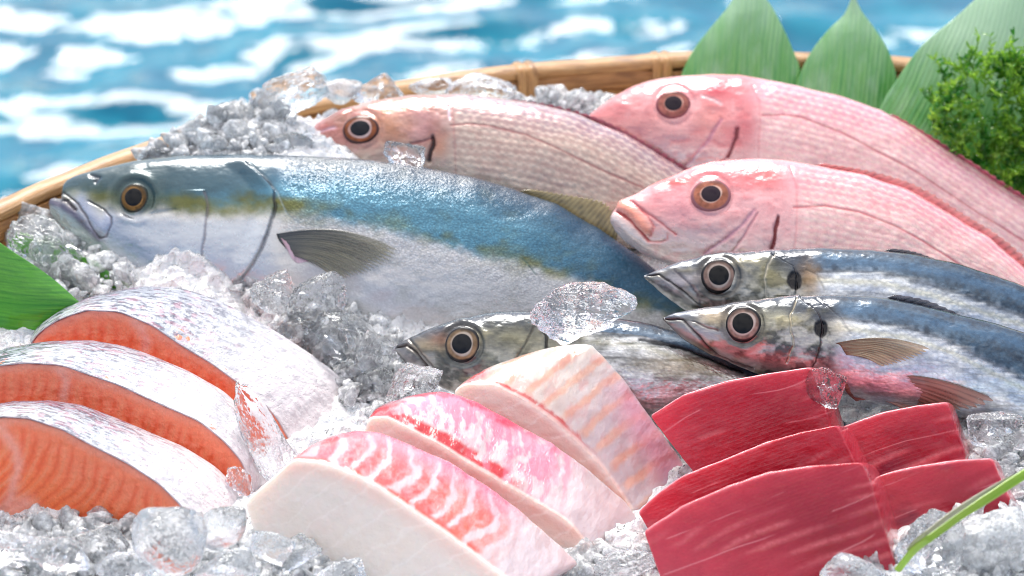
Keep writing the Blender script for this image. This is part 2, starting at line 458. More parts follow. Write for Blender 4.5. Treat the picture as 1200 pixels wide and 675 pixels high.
# ---- the yellowtail
def col_yellow(a):
    x, v, px, py = a['x'], a['v'], a['px'], a['py']
    n1 = fbm(px/60, py/40, seed=1)-.5; n2 = fbm(px/9, py/9, seed=2)-.5; n3 = fbm(px/26, py/14, seed=9)-.5
    bx = [60, 110, 200, 260, 330, 430, 520, 600, 680, 760, 830]; by = [222, 224, 238, 240, 243, 262, 280, 300, 324, 358, 385]
    yb = np.interp(px, bx, by); d = py-yb
    hw = np.interp(px, [60, 200, 350, 600, 800], [9, 12, 13, 16, 16])
    silver = mix(lin((218, 216, 212))+0*px[..., None], lin((238, 236, 232)), ss(.55, .95, v+n1*.3))
    silver = mix(silver, lin((190, 192, 198)), ss(300, 420, px)*.5*(1-ss(.75, .95, v)))
    blue = mix(lin((96, 146, 166))+0*px[..., None], lin((56, 98, 122)), ss(.3, .05, v+n1*.15))
    blue = mix(blue, lin((30, 66, 88)), ss(.16, .02, v))
    blue = mix(blue, lin((70, 100, 108)), (1-ss(150, 330, px))*.8)
    blue = mix(blue, lin((26, 82, 112)), ss(560, 740, px)*.7)
    c = mix(blue, silver, ss(-4, 16, d+n1*14+n2*10))
    patch = gauss(d+n2*8, hw)*(.3+1.0*n3+.5*ss(185, 215, px)*(1-ss(345, 420, px)))
    c = mix(c, lin((40, 62, 60)), np.clip(gauss(d+8+n2*8, 9)*ss(190, 240, px)*(1-ss(320, 350, px))*(.5+2*n3), 0, .7))
    c = mix(c, lin((122, 120, 40)), np.clip(patch+n3*.5-.05, 0, .85))
    head = 1-ss(300, 335, px)
    # dark olive head mask, eye surround, pale cheek
    c = mix(c, lin((58, 84, 78)), head*np.clip(gauss(np.hypot((px-158)/1.45, (py-228+n2*8)), 25)*1.4, 0, .92)*(1-ss(246, 256, py)))
    c = mix(c, lin((66, 92, 100)), head*np.clip(ss(.36, .22, v+n1*.25)*.6, 0, .6))
    c = mix(c, lin((104, 106, 44)), np.clip(gauss(np.hypot((px-114)/2.2, py-231+n2*5), 9), 0, .85))
    c = mix(c, lin((205, 212, 218)), head*ss(250, 268, py+n2*6)*.8)
    # jaw
    cheek, _ = dpoly(px, py, [(138, 272), (165, 296), (200, 318), (232, 330)])
    c = mix(c, lin((142, 158, 180)), np.clip(gauss(cheek+n3*10, 12)*.55, 0, .6))
    c = mix(c, lin((168, 178, 194)), head*np.clip(n1*1.5+n3*.8, 0, .5)*ss(245, 260, py))
    jaw = ss(0, 8, py-np.interp(px, [55, 90, 118, 140], [229, 252, 276, 300]))*(1-ss(110, 150, px))
    c = mix(c, lin((190, 200, 196)), jaw*.9)
    c = mix(c, lin((105, 98, 122)), gauss(dpoly(px, py, [(57, 236), (70, 240), (86, 250), (104, 268), (116, 279)])[0], 5)*.85)
    mx, _ = dpoly(px, py, [(96, 236), (112, 262), (122, 266), (128, 258)])
    c = mix(c, lin((178, 186, 206)), gauss(mx, 9)*.8)
    c = mix(c, lin((170, 120, 128)), gauss(np.hypot((px-258)/1.6, py-338), 14)*.55)
    met = .38*ss(.1, .4, v)+.1
    sc = ss(315, 350, px)*(1-ss(.9, 1, v)*.5)*(1-.72*ss(14, 60, d))
    m = np.stack([met, sc, .34-.08*head], -1)
    disp = n1*5*(1-head)+n3*1.2*head+gauss(mx, 10)*1.6
    sock = np.hypot(px-158, py-232)
    disp = disp-1.6*gauss(sock-20, 3.5)+1.5*gauss(sock-27, 5)
    return c, m, disp

Y = Fish('yellowtail', 'large whole yellowtail with blue back, yellow stripe and silver belly in the middle', Plane(420, 290, -.018, 42),
    [(57, 240), (58, 235.5), (60, 233), (64, 232), (70, 233), (73, 232), (73.8, 225), (75, 216), (79, 211), (88, 206.5), (120, 198), (160, 189.5), (210, 184.5), (270, 182.5), (330, 183.5), (400, 187), (450, 191.5), (500, 198), (550, 208), (600, 221), (650, 241), (700, 268), (750, 304), (800, 345), (850, 376), (900, 396)],
    [(57, 240), (60, 252), (75, 270), (100, 296), (130, 322), (160, 338), (200, 350), (253, 358), (300, 374), (350, 390), (400, 402), (450, 412), (500, 418), (550, 422), (600, 424), (650, 421), (700, 414), (750, 404), (800, 400), (850, 404), (900, 412)],
    [(57, 6), (110, 28), (200, 46), (320, 60), (450, 66), (560, 60), (700, 38), (800, 20), (900, 8)], col_yellow,
    skin_mat('yellowtail_skin', 2.8, 2.1, 1.0, .6, .3), 900, q=.8, nx=760, nf=260, feats=[
        dict(pts=[(67, 222), (80, 230), (92, 240), (102, 256), (109, 270), (116, 279), (124, 277), (131, 263), (131, 255), (122, 246), (104, 236)], w=1.4, d=1.8, c=(82, 74, 84), a=.6),
        dict(pts=[(62, 231), (78, 235), (88, 246)], w=2.2, d=3.0, c=(70, 56, 70)),
        dict(pts=[(240, 225), (243, 240), (241, 268), (237, 295), (236, 328)], w=1.6, d=1.4, c=(130, 118, 122), a=.5, lip=1.5),
        dict(pts=[(290, 192), (308, 206), (322, 224), (322, 245), (314, 272), (303, 298), (287, 322), (255, 350)], w=1.7, d=2.0, c=(66, 60, 70), lip=4.0, fade=.8, a=.8),
        dict(pts=[(292, 190), (310, 205), (326, 226), (336, 250), (350, 262)], w=1.2, d=.5, c=(170, 184, 190), a=.4),
        dict(pts=[(108, 206), (116, 208), (112, 213)], w=2.6, d=1.8, c=(70, 78, 88)),
        dict(pts=[(612, 302), (620, 312), (628, 322)], w=.9, d=.5, c=(90, 120, 110)),
        dict(pts=[(142, 250), (160, 256), (182, 250), (205, 246)], w=3.5, d=1.3),
    ], snout=26, raw=22)
Y.eye(158, 232, 17.5, 10.2, [(60, 66, 62), (118, 90, 46), (176, 138, 84), (10, 14, 24)], flat=1.05, ring=.05)
Y.fin('pectoral_fin', [(324, 274), (326, 280), (334, 290), (344, 300)], [(467, 291), (462, 303), (440, 316), (395, 330)], 14, 17, (70, 76, 82), (158, 154, 128), (1, .25), jag=.12, arch=13)
Y.fin('pectoral_base', [(328, 277), (345, 276), (358, 284)], [(336, 292), (348, 308), (362, 306)], 5, 2, (206, 170, 184), (214, 190, 200), (1, 1), jag=0, amp=.2)
Y.fin('dorsal_fin', [(606, 224), (640, 238), (680, 256), (722, 284)], [(622, 222), (676, 230), (713, 240), (724, 272)], 3, 22, (166, 150, 110), (190, 174, 130), (1, .75), onbody=False, jag=.1)

# ---- three red sea breams
def bream_colour(cb, cm, cl, ch, latpts, eye, opx, spots=None, red=(206, 70, 84), blot=()):
    def f(a):
        x, v, px, py = a['x'], a['v'], a['px'], a['py']
        n1 = fbm(px/50, py/35, seed=21)-.5; n2 = fbm(px/8, py/8, seed=22)-.5; n3 = fbm(px/22, py/12, seed=23)-.5
        c = mix(lin(cb)+0*px[..., None], lin(cm), ss(.05, .4, v+n1*.2))
        c = mix(c, lin(cl), ss(.45, .85, v+n1*.3))
        # scale rows: alternating paler rows following the back
        row = np.abs(((v*a['h']*2/8.5+n1*.6) % 1)-.5)*2
        colm = np.abs(((px/10.5+np.floor(v*a['h']*2/8.5)*.5+n1) % 1)-.5)*2
        body = ss(opx-4, opx+25, px)
        c = mix(c, lin((246, 226, 210)), body*np.clip(row*colm*1.5-.1, 0, 1)*.6)
        c = mix(c, lin(red), body*np.clip((1-row)*.16+n2*.3+.05, 0, .26))
        head = 1-ss(opx-22, opx+26, px+n3*30)
        hc = mix(lin(ch)+0*px[..., None], lin(cl), ss(.35, .8, v+n3*.5))
        hc = mix(hc, lin(red), np.clip(.08+n3*1.4+n2*.7, 0, .5))
        hc = mix(hc, lin((240, 214, 214)), np.clip(n1*1.4+n2*.6, 0, .4))
        c = mix(c, hc, head)
        for (bx, by, sx, sy, bc, ba) in blot:
            c = mix(c, lin(bc), np.clip(gauss(np.hypot((px-bx)/sx, (py-by)/sy)+n2*.3, 1)*ba, 0, 1))
        d, _ = dpoly(px, py, latpts)
        c = mix(c, lin(red)*.75, gauss(d, 1.2)*.65)
        m = np.stack([.2+.12*v, body*(1-.6*ss(.0, .12, .12-v)), .26+0*v], -1)
        r = np.hypot(px-eye[0], py-eye[1])
        disp = n1*3*(1-head)+n3*2.2*head-1.2*gauss(r-eye[2]-1, 2.5)+.7*gauss(r-eye[2]-10, 7)-gauss(d, 1.3)*.6
        return c, m, disp
    return f
M_BREAM = skin_mat('sea_bream_skin', 10.5, 7.0, .45, .22, .16, coat=.7)

lat1 = [(528, 147), (550, 145), (573, 147), (617, 158), (660, 177), (700, 197), (753, 220), (800, 250)]
B1 = Fish('sea_bream', 'brownish mauve sea bream behind the yellowtail, with ice on its cheek', Plane(560, 185, .03, 42),
    [(360, 158), (362, 154), (375, 142), (400, 129.5), (430, 120.5), (450, 116.5), (483, 112), (533, 110), (583, 115), (633, 123), (677, 134), (733, 158), (800, 198), (860, 240), (900, 262)],
    [(360, 160), (368, 182), (390, 205), (430, 225), (500, 248), (600, 272), (700, 288), (800, 296), (860, 298), (900, 296)],
    [(360, 8), (420, 34), (500, 48), (600, 52), (700, 44), (800, 26), (900, 10)],
    bream_colour((168, 150, 160), (194, 178, 168), (220, 210, 194), (178, 138, 126), lat1, (423, 152, 22), 520, red=(176, 96, 96),
        blot=[(455, 145, 30, 20, (196, 140, 96), .5), (400, 165, 35, 16, (176, 110, 106), .6), (500, 150, 22, 30, (150, 92, 100), .5), (380, 150, 14, 6, (190, 100, 96), .5), (515, 172, 10, 14, (206, 140, 104), .5)]),
    M_BREAM, 900, q=1.05, nx=560, nf=200, feats=[
        dict(pts=[(507, 160), (508, 170), (504, 180), (502, 188)], w=3.0, d=3.5, c=(60, 22, 26), a=1),
        dict(pts=[(480, 168), (494, 166), (506, 162)], w=1.5, d=1.2, c=(140, 70, 74), a=.7),
        dict(pts=[(528, 118), (531, 140), (533, 165), (534, 205)], w=1.8, d=.35, c=(170, 80, 92), a=.2),
        dict(pts=[(512, 112), (526, 126), (527, 140)], w=1.3, d=.6, c=(230, 220, 235), a=.5),
        dict(pts=[(360, 160), (378, 152), (392, 150)], w=2, d=1.2, c=(214, 190, 206), a=.5)], snout=26)
B1.eye(423, 152, 22.5, 11.5, [(78, 54, 58), (160, 100, 66), (224, 200, 196), (24, 30, 42)], flat=.8, ring=.12)
B1.fin('dorsal_fin', [(596, 118), (650, 128), (700, 144), (760, 176), (806, 203)], [(600, 116), (654, 124), (706, 140), (766, 171), (812, 200)], 2, 22, (150, 74, 92), (176, 96, 110), (1, 1), onbody=False, jag=.3)

lat2 = [(893, 135), (918, 134), (940, 137), (987, 155), (1033, 180), (1077, 203), (1107, 223), (1150, 252), (1197, 280), (1240, 300)]
B2 = Fish('sea_bream', 'farthest pink sea bream lying just in front of the upright green leaves', Plane(930, 180, .045, 42),
    [(687, 139), (691, 134), (705, 123), (720, 113), (743, 101), (767, 94.5), (800, 90), (833, 87), (867, 88), (900, 94), (933, 100.5), (983, 112), (1033, 130), (1077, 155), (1133, 191), (1183, 224), (1240, 258), (1300, 286)],
    [(687, 141), (700, 160), (730, 190), (780, 222), (850, 255), (930, 275), (1030, 295), (1100, 315), (1200, 335), (1300, 340)],
    [(687, 8), (750, 36), (830, 50), (930, 54), (1050, 44), (1150, 28), (1300, 10)],
    bream_colour((220, 170, 182), (230, 200, 200), (238, 222, 216), (220, 150, 152), lat2, (790, 123, 22), 880, red=(204, 84, 98),
        blot=[(745, 150, 50, 30, (222, 150, 146), .6), (840, 105, 22, 12, (196, 80, 96), .6), (875, 150, 14, 30, (206, 90, 100), .5), (830, 140, 20, 20, (226, 160, 150), .5)]),
    M_BREAM, 1300, q=1.05, nx=600, nf=200, feats=[
        dict(pts=[(864, 151), (863, 160), (857, 176), (853, 184)], w=2.4, d=2.5, c=(140, 50, 60), a=1),
        dict(pts=[(853, 184), (845, 190), (835, 197)], w=1.6, d=1.2, c=(170, 80, 90), a=.7),
        dict(pts=[(882, 100), (890, 120), (890, 150), (889, 188)], w=1.8, d=.35, c=(196, 84, 96), a=.2),
        dict(pts=[(822, 112), (838, 117), (845, 122)], w=2, d=.9, c=(240, 224, 226), a=.4),
        dict(pts=[(845, 140), (830, 165), (806, 192), (796, 200)], w=2.4, d=1.2, c=(186, 130, 165), a=.35)], snout=30)
B2.eye(789, 123, 21, 10, [(150, 92, 100), (176, 116, 104), (226, 180, 164), (50, 34, 48)], flat=.9, ring=.05)
B2.fin('dorsal_fin', [(1040, 134), (1090, 163), (1140, 196), (1185, 226), (1230, 254)], [(1048, 134), (1098, 163), (1150, 196), (1194, 224), (1238, 250)], 2, 20, (176, 74, 92), (200, 100, 116), (1, 1), onbody=False, jag=.3)

lat3 = [(930, 243), (967, 241), (1007, 248), (1050, 265), (1083, 283), (1120, 307), (1160, 335), (1200, 360)]
B3 = Fish('sea_bream', 'bright pink sea bream with thick pale lips lying behind the two sardines', Plane(950, 265, -.032, 42),
    [(717, 258), (720, 248), (724, 240), (731, 234), (745, 227), (770, 214), (795, 203), (815, 194.5), (833, 190.5), (860, 187.5), (890, 186.5), (917, 188), (967, 196), (1013, 206), (1067, 224), (1113, 251), (1160, 280), (1200, 314), (1250, 350), (1330, 378)],
    [(717, 261), (721, 272), (733, 284), (755, 298), (780, 309), (830, 338), (870, 360), (950, 378), (1050, 388), (1150, 394), (1250, 400), (1330, 402)],
    [(717, 9), (760, 24), (830, 44), (930, 52), (1030, 48), (1130, 34), (1250, 18), (1330, 8)],
    bream_colour((226, 170, 178), (234, 204, 202), (240, 226, 220), (232, 176, 178), lat3, (833, 229, 23), 925, red=(220, 92, 104),
        blot=[(745, 262, 26, 22, (236, 178, 170), .8), (735, 275, 24, 12, (226, 216, 212), .8), (800, 250, 34, 22, (224, 150, 158), .6), (880, 208, 34, 14, (222, 96, 100), .6), (790, 213, 22, 5, (230, 100, 90), .7), (900, 205, 16, 12, (226, 110, 108), .6), (862, 262, 40, 24, (228, 186, 186), .6), (800, 285, 40, 20, (232, 206, 200), .6)]),
    M_BREAM, 1330, q=1.05, nx=620, nf=210, feats=[
        dict(pts=[(729, 241), (738, 246), (748, 256), (758, 269)], w=7, d=-3.5, c=(238, 166, 146), a=.8),
        dict(pts=[(721, 256), (730, 264), (742, 276), (758, 288)], w=7, d=-3.0, c=(228, 214, 210), a=.8),
        dict(pts=[(724, 249), (732, 253), (742, 262), (753, 274), (760, 282)], w=1.8, d=2.6, c=(190, 92, 90), a=.9),
        dict(pts=[(738, 236), (748, 243), (758, 252), (766, 266), (762, 277)], w=1.5, d=1.5, c=(214, 120, 120), a=.7),
        dict(pts=[(741, 236), (756, 248), (776, 262), (792, 275)], w=1.5, d=1.6, c=(204, 110, 116), a=.7),
        dict(pts=[(783, 273), (781, 281), (775, 284), (762, 283)], w=1.4, d=1.2, c=(214, 130, 130), a=.6),
        dict(pts=[(912, 254), (909, 268), (908, 280), (904, 292)], w=2.4, d=2.8, c=(140, 44, 50), a=1),
        dict(pts=[(884, 246), (868, 266), (845, 284), (826, 296)], w=2.4, d=1.2, c=(186, 130, 160), a=.4),
        dict(pts=[(888, 250), (872, 276), (858, 296)], w=1.8, d=1.2, c=(200, 120, 134), a=.4),
        dict(pts=[(926, 196), (934, 220), (934, 260), (931, 296)], w=1.8, d=.35, c=(214, 100, 110), a=.2)], snout=34)
B3.eye(833, 229, 24, 11, [(170, 122, 130), (186, 124, 100), (236, 204, 190), (60, 42, 56)], flat=.88, ring=.06)
B3.fin('dorsal_fin', [(950, 194), (1010, 207), (1067, 227), (1113, 254), (1160, 283), (1204, 318)], [(966, 191), (1022, 200), (1082, 220), (1130, 250), (1176, 279), (1216, 312)], 3, 30, (228, 136, 138), (240, 176, 168), (1, .7), onbody=False, jag=.2)

# ---- two sardines and the mackerel
def silver_colour(bandpts, spot, eye, pink, headx, back=(50, 70, 88), dark=1.0, flank=(204, 210, 220)):
    def f(a):
        x, v, px, py = a['x'], a['v'], a['px'], a['py']
        n1 = fbm(px/40, py/22, seed=31)-.5; n2 = fbm(px/6, py/5, seed=32)-.5; n3 = fbm(px/18, py/11, seed=33)-.5; st = fbm(px/60, py/3.2, seed=34)-.5
        yb = np.interp(px, *zip(*bandpts)); d = py-yb
        sil = mix(lin(flank)+0*px[..., None], lin((238, 240, 240)), np.clip(.5+n3*2.2+st*1.6, 0, 1))
        bk = mix(lin(back)+0*px[..., None], lin((104, 132, 152)), np.clip(.3+n2*.8+n1*.6+.5*ss(.3,.6,v), 0, .85))
        bk = mix(bk, lin((34, 46, 62)), ss(.14, .02, v)*.8)
        c = mix(bk, sil, ss(-9, 7, d+n2*9+n1*8+st*8))
        c = mix(c, lin((206, 200, 160)), gauss(d-10+n2*4, 4)*.4*dark)
        c = mix(c, lin((30, 40, 54)), gauss(d+2+st*8+n1*5, 3)*.45)
        c = mix(c, lin((96, 130, 160)), np.clip(gauss(v-.17, .07)*.5+n2*.3, 0, .5)*(d < -3))
        c = mix(c, lin((110, 116, 128)), np.clip(gauss(d-24+st*10, 3)*.35+ss(.62, .75, st+.5)*.35*ss(5, 15, d), 0, .5))
        head = 1-ss(headx-14, headx+10, px)
        hc = mix(lin((188, 186, 178))+0*px[..., None], lin((74, 76, 66)), np.clip(.42+n3*3.4+n2*1.4, 0, 1))
        hc = mix(hc, lin((196, 184, 140)), np.clip(n1*2+n3*1.2, 0, .5))
        hc = mix(hc, lin((36, 50, 70)), ss(.42, .2, v+n1*.3+n3*.25)*.92)
        hc = mix(hc, lin((30, 34, 38)), np.clip(ss(.62, .76, n3*1.2+n2*.5+.5)*.4, 0, .4))
        hc = mix(hc, lin((120, 124, 136)), (1-ss(0, 70, px-x.min()))*.55)
        c = mix(c, hc, head*.9)
        r = np.hypot(px-eye[0], py-eye[1])
        c = mix(c, lin((72, 70, 70)), gauss(r-eye[2]-3, 5)*.75)
        for (bx, by, sx, sy, bc, ba) in pink:
            c = mix(c, lin(bc), np.clip(gauss(np.hypot((px-bx)/sx, (py-by)/sy)+n2*.5, 1)*ba, 0, 1))
        disp = n1*2.5+n3*1.5*head-1.2*gauss(r-eye[2]-2, 2.5)+1.0*gauss(r-eye[2]-7, 4)
        if spot is not None:
            s_ = np.hypot((px-spot[0])/spot[2], (py-spot[1])/spot[3])
            c = mix(c, lin((26, 22, 28)), 1-ss(.8, 1.1, s_+n2*.3)); disp = disp-2*(1-ss(.5, 1.1, s_))
        m = np.stack([.5*ss(-6, 8, d)+.3, (1-head)*(.35+.65*ss(0, 8, d)), .27+.1*ss(0, 20, d)], -1)
        return c, m, disp
    return f
M_SAR = skin_mat('sardine_skin', 6.0, 4.5, .8, .4, .13, coat=.8, streak=.35)
EYES = [(36, 36, 42), (150, 126, 116), (198, 186, 178), (14, 16, 22)]

s1head = [(765, 309), (843, 308), (900, 309), (960, 318), (1033, 322), (1100, 338), (1200, 371), (1300, 420)]
S1 = Fish('sardine', 'upper of the two slim blue backed sardines', Plane(1000, 345, -.082, 38),
    [(755, 323.5), (770, 317), (800, 305.5), (840, 297.5), (883, 293), (950, 290.5), (1017, 293), (1067, 297.5), (1117, 308), (1167, 323), (1200, 336), (1260, 366), (1340, 412)],
    [(755, 325), (775, 343), (800, 362), (850, 384), (900, 398), (950, 404), (1017, 410), (1067, 416), (1117, 424), (1167, 434), (1200, 442), (1260, 450), (1340, 452)],
    [(755, 5), (800, 20), (870, 32), (960, 37), (1100, 35), (1220, 24), (1340, 8)],
    silver_colour(s1head, (931, 329, 9, 12), (843, 324, 21), [(950, 325, 12, 20, (176, 140, 92), .6), (880, 305, 20, 5, (214, 206, 176), .5), (800, 330, 26, 10, (186, 178, 186), .6), (900, 325, 20, 18, (150, 146, 110), .5)], 955),
    M_SAR, 1340, q=.95, nx=620, nf=190, feats=[
        dict(pts=[(757, 323), (772, 322), (790, 334), (805, 345), (817, 357)], w=1.5, d=2.0, c=(50, 48, 54)),
        dict(pts=[(790, 316), (805, 330), (818, 345), (820, 360)], w=1.3, d=1.0, c=(96, 92, 100), a=.7),
        dict(pts=[(909, 297), (900, 310), (896, 325), (899, 352)], w=1.5, d=1.4, c=(214, 206, 190), a=.45),
        dict(pts=[(905, 299), (930, 312), (934, 322), (932, 345)], w=1.2, d=1.6, c=(50, 44, 48), lip=2.4, a=.6),
        dict(pts=[(945, 316), (958, 322), (966, 340)], w=1.3, d=.6, c=(120, 108, 90), a=.25)], snout=44)
S1.eye(843, 324, 21, 11.5, EYES)
S1.fin('dorsal_fin', [(1030, 296), (1050, 298), (1070, 301), (1098, 309)], [(1046, 291), (1068, 294), (1090, 301), (1112, 310)], 2, 9, (60, 66, 78), (110, 114, 120), (1, .6), onbody=False)

s2head = [(790, 366), (871, 362), (930, 364), (990, 375), (1067, 386), (1117, 404), (1200, 446), (1300, 500)]
S2 = Fish('sardine', 'lower of the two slim sardines, with pink gill cover and spread fins', Plane(1000, 410, -.118, 38),
    [(778, 373), (790, 367), (805, 364), (850, 356.5), (900, 349), (967, 345.5), (1017, 347), (1067, 355), (1117, 367), (1167, 378.5), (1200, 390), (1260, 416), (1340, 462)],
    [(778, 375), (790, 388), (805, 400), (833, 415), (867, 430), (900, 442), (957, 456), (1017, 470), (1067, 480), (1117, 488), (1200, 500), (1260, 506), (1340, 508)],
    [(778, 5), (820, 20), (890, 32), (980, 37), (1120, 36), (1240, 24), (1340, 8)],
    silver_colour(s2head, (962, 385, 8.5, 11), (871, 380, 21), [(872, 424, 52, 9, (220, 184, 192), .3), (960, 440, 30, 20, (224, 206, 212), .25), (990, 420, 14, 10, (226, 204, 208), .5), (835, 372, 16, 10, (206, 190, 166), .6), (820, 392, 26, 8, (190, 184, 188), .7), (905, 372, 26, 12, (190, 186, 160), .5), (985, 385, 14, 12, (214, 206, 190), .5)], 985),
    M_SAR, 1340, q=.95, nx=640, nf=200, feats=[
        dict(pts=[(780, 374), (800, 374), (814, 390), (828, 405), (842, 418)], w=1.6, d=2.2, c=(66, 56, 60)),
        dict(pts=[(812, 376), (830, 384), (842, 388)], w=1.3, d=1.0, c=(96, 88, 86), a=.6),
        dict(pts=[(842, 418), (862, 425), (882, 432)], w=1.8, d=1.4, c=(92, 66, 70), a=.7),
        dict(pts=[(934, 352), (926, 368), (927, 385), (930, 405), (922, 425)], w=1.5, d=1.6, c=(214, 202, 176), a=.5),
        dict(pts=[(938, 350), (958, 366), (964, 380), (962, 402), (956, 424), (950, 434)], w=1.2, d=1.6, c=(70, 44, 52), lip=2.4, a=.6),
        dict(pts=[(958, 350), (985, 372), (997, 392)], w=1.3, d=.6, c=(120, 118, 116), a=.25)], snout=44)
S2.eye(871, 380, 21.5, 12, EYES)
S2.fin('pectoral_fin', [(979, 402), (984, 404), (988, 410), (992, 416)], [(1092, 408), (1080, 416), (1058, 424), (1034, 430)], 10, 12, (128, 108, 84), (196, 180, 150), (1, .5), arch=9)
S2.fin('dorsal_fin', [(1034, 351), (1060, 356), (1090, 364), (1120, 373)], [(1050, 345), (1084, 351), (1116, 364), (1142, 377)], 2, 9, (56, 56, 68), (110, 106, 118), (1, .6), onbody=False)
S2.fin('pelvic_fin', [(984, 447), (989, 455), (995, 463), (1003, 470)], [(1168, 468), (1150, 476), (1115, 481), (1060, 481)], 12, 11, (150, 114, 102), (190, 152, 136), (1, .5), arch=17, jag=.05, amp=.25)

mkb = [(470, 392), (520, 384), (560, 380), (620, 384), (690, 390), (750, 396), (800, 410), (870, 440), (940, 480), (1040, 530)]
K = Fish('mackerel', 'dark mackerel half hidden under white fillets and a clear ice lump', Plane(640, 420, -.098, 36, -4),
    [(462, 408), (466, 403), (490, 391), (520, 378.5), (560, 369), (590, 365), (615, 364.5), (680, 367), (750, 377), (800, 391), (870, 419), (920, 446), (980, 488), (1040, 525)],
    [(462, 410), (480, 432), (520, 456), (570, 478), (650, 496), (750, 502), (850, 500), (920, 506), (980, 522), (1040, 540)],
    [(462, 6), (510, 22), (580, 36), (680, 40), (800, 34), (920, 20), (1040, 6)],
    silver_colour(mkb, None, (542, 404, 21), [(600, 395, 40, 16, (150, 146, 116), .5), (560, 425, 50, 14, (130, 138, 136), .5), (500, 405, 24, 10, (176, 160, 130), .6), (515, 398, 12, 8, (150, 110, 92), .6), (640, 410, 40, 20, (176, 172, 150), .5), (800, 430, 60, 14, (170, 150, 116), .6)], 690, back=(34, 44, 58), dark=.6, flank=(150, 152, 150)),
    skin_mat('mackerel_skin', 5.0, 4.0, .9, .4, .16, coat=.8, streak=.5), 1040, q=.95, nx=560, nf=190, feats=[
        dict(pts=[(463, 407), (476, 404), (488, 414), (496, 424), (508, 440)], w=2.0, d=2.4, c=(60, 48, 46)),
        dict(pts=[(480, 398), (492, 412), (502, 424), (514, 436)], w=1.5, d=1.2, c=(90, 84, 78), a=.7),
        dict(pts=[(625, 385), (618, 400), (606, 418), (596, 440)], w=1.5, d=1.2, c=(96, 92, 80), a=.6),
        dict(pts=[(628, 372), (640, 395), (640, 420), (630, 445)], w=1.8, d=1.8, c=(60, 54, 52), lip=2.0),
        dict(pts=[(750, 398), (800, 408), (870, 436)], w=3.0, d=.8, c=(30, 34, 42), a=.8)], snout=34)
K.eye(542, 404, 21.5, 11.5, [(52, 52, 56), (150, 128, 102), (196, 188, 180), (26, 30, 38)])

# tails, beyond the right edge of the view
def tail(f, x, spread, ln, base, tip):
    t, b = float(f.ft(x)), float(f.fb(x)); m = (t+b)/2
    f.fin('tail_fin', [(x-4, t), (x-2, m-3), (x-2, m+3), (x-4, b)], [(x+ln, m-spread+ln*.35), (x+ln*.55, m-spread*.25+ln*.2), (x+ln*.5, m+spread*.35+ln*.2), (x+ln*.8, m+spread+ln*.35)], 0, 18, base, tip, (1, .8), onbody=False, jag=.06)
tail(S1, 1336, 40, 60, (70, 76, 84), (120, 122, 124)); tail(S2, 1336, 40, 60, (70, 76, 84), (120, 122, 124))
tail(B2, 1296, 60, 80, (196, 110, 120), (214, 140, 146)); tail(B3, 1326, 60, 80, (206, 116, 122), (222, 150, 150))
# ------------------------------------------------------------------ cut pieces
def outline(pts, counts, n_sm):
    p = np.array(pts, float); q = np.roll(p, -1, 0)
    out = np.concatenate([a+(b-a)*np.linspace(0, 1, c, endpoint=False)[:, None] for a, b, c in zip(p, q, counts)])
    k = np.arange(-3*n_sm, 3*n_sm+1); k = np.exp(-(k/n_sm)**2); k /= k.sum()
    m = len(k)//2
    pad = np.concatenate([out[-m:], out, out[:m]])
    return np.stack([np.convolve(pad[:, i], k, 'valid') for i in (0, 1)], -1)

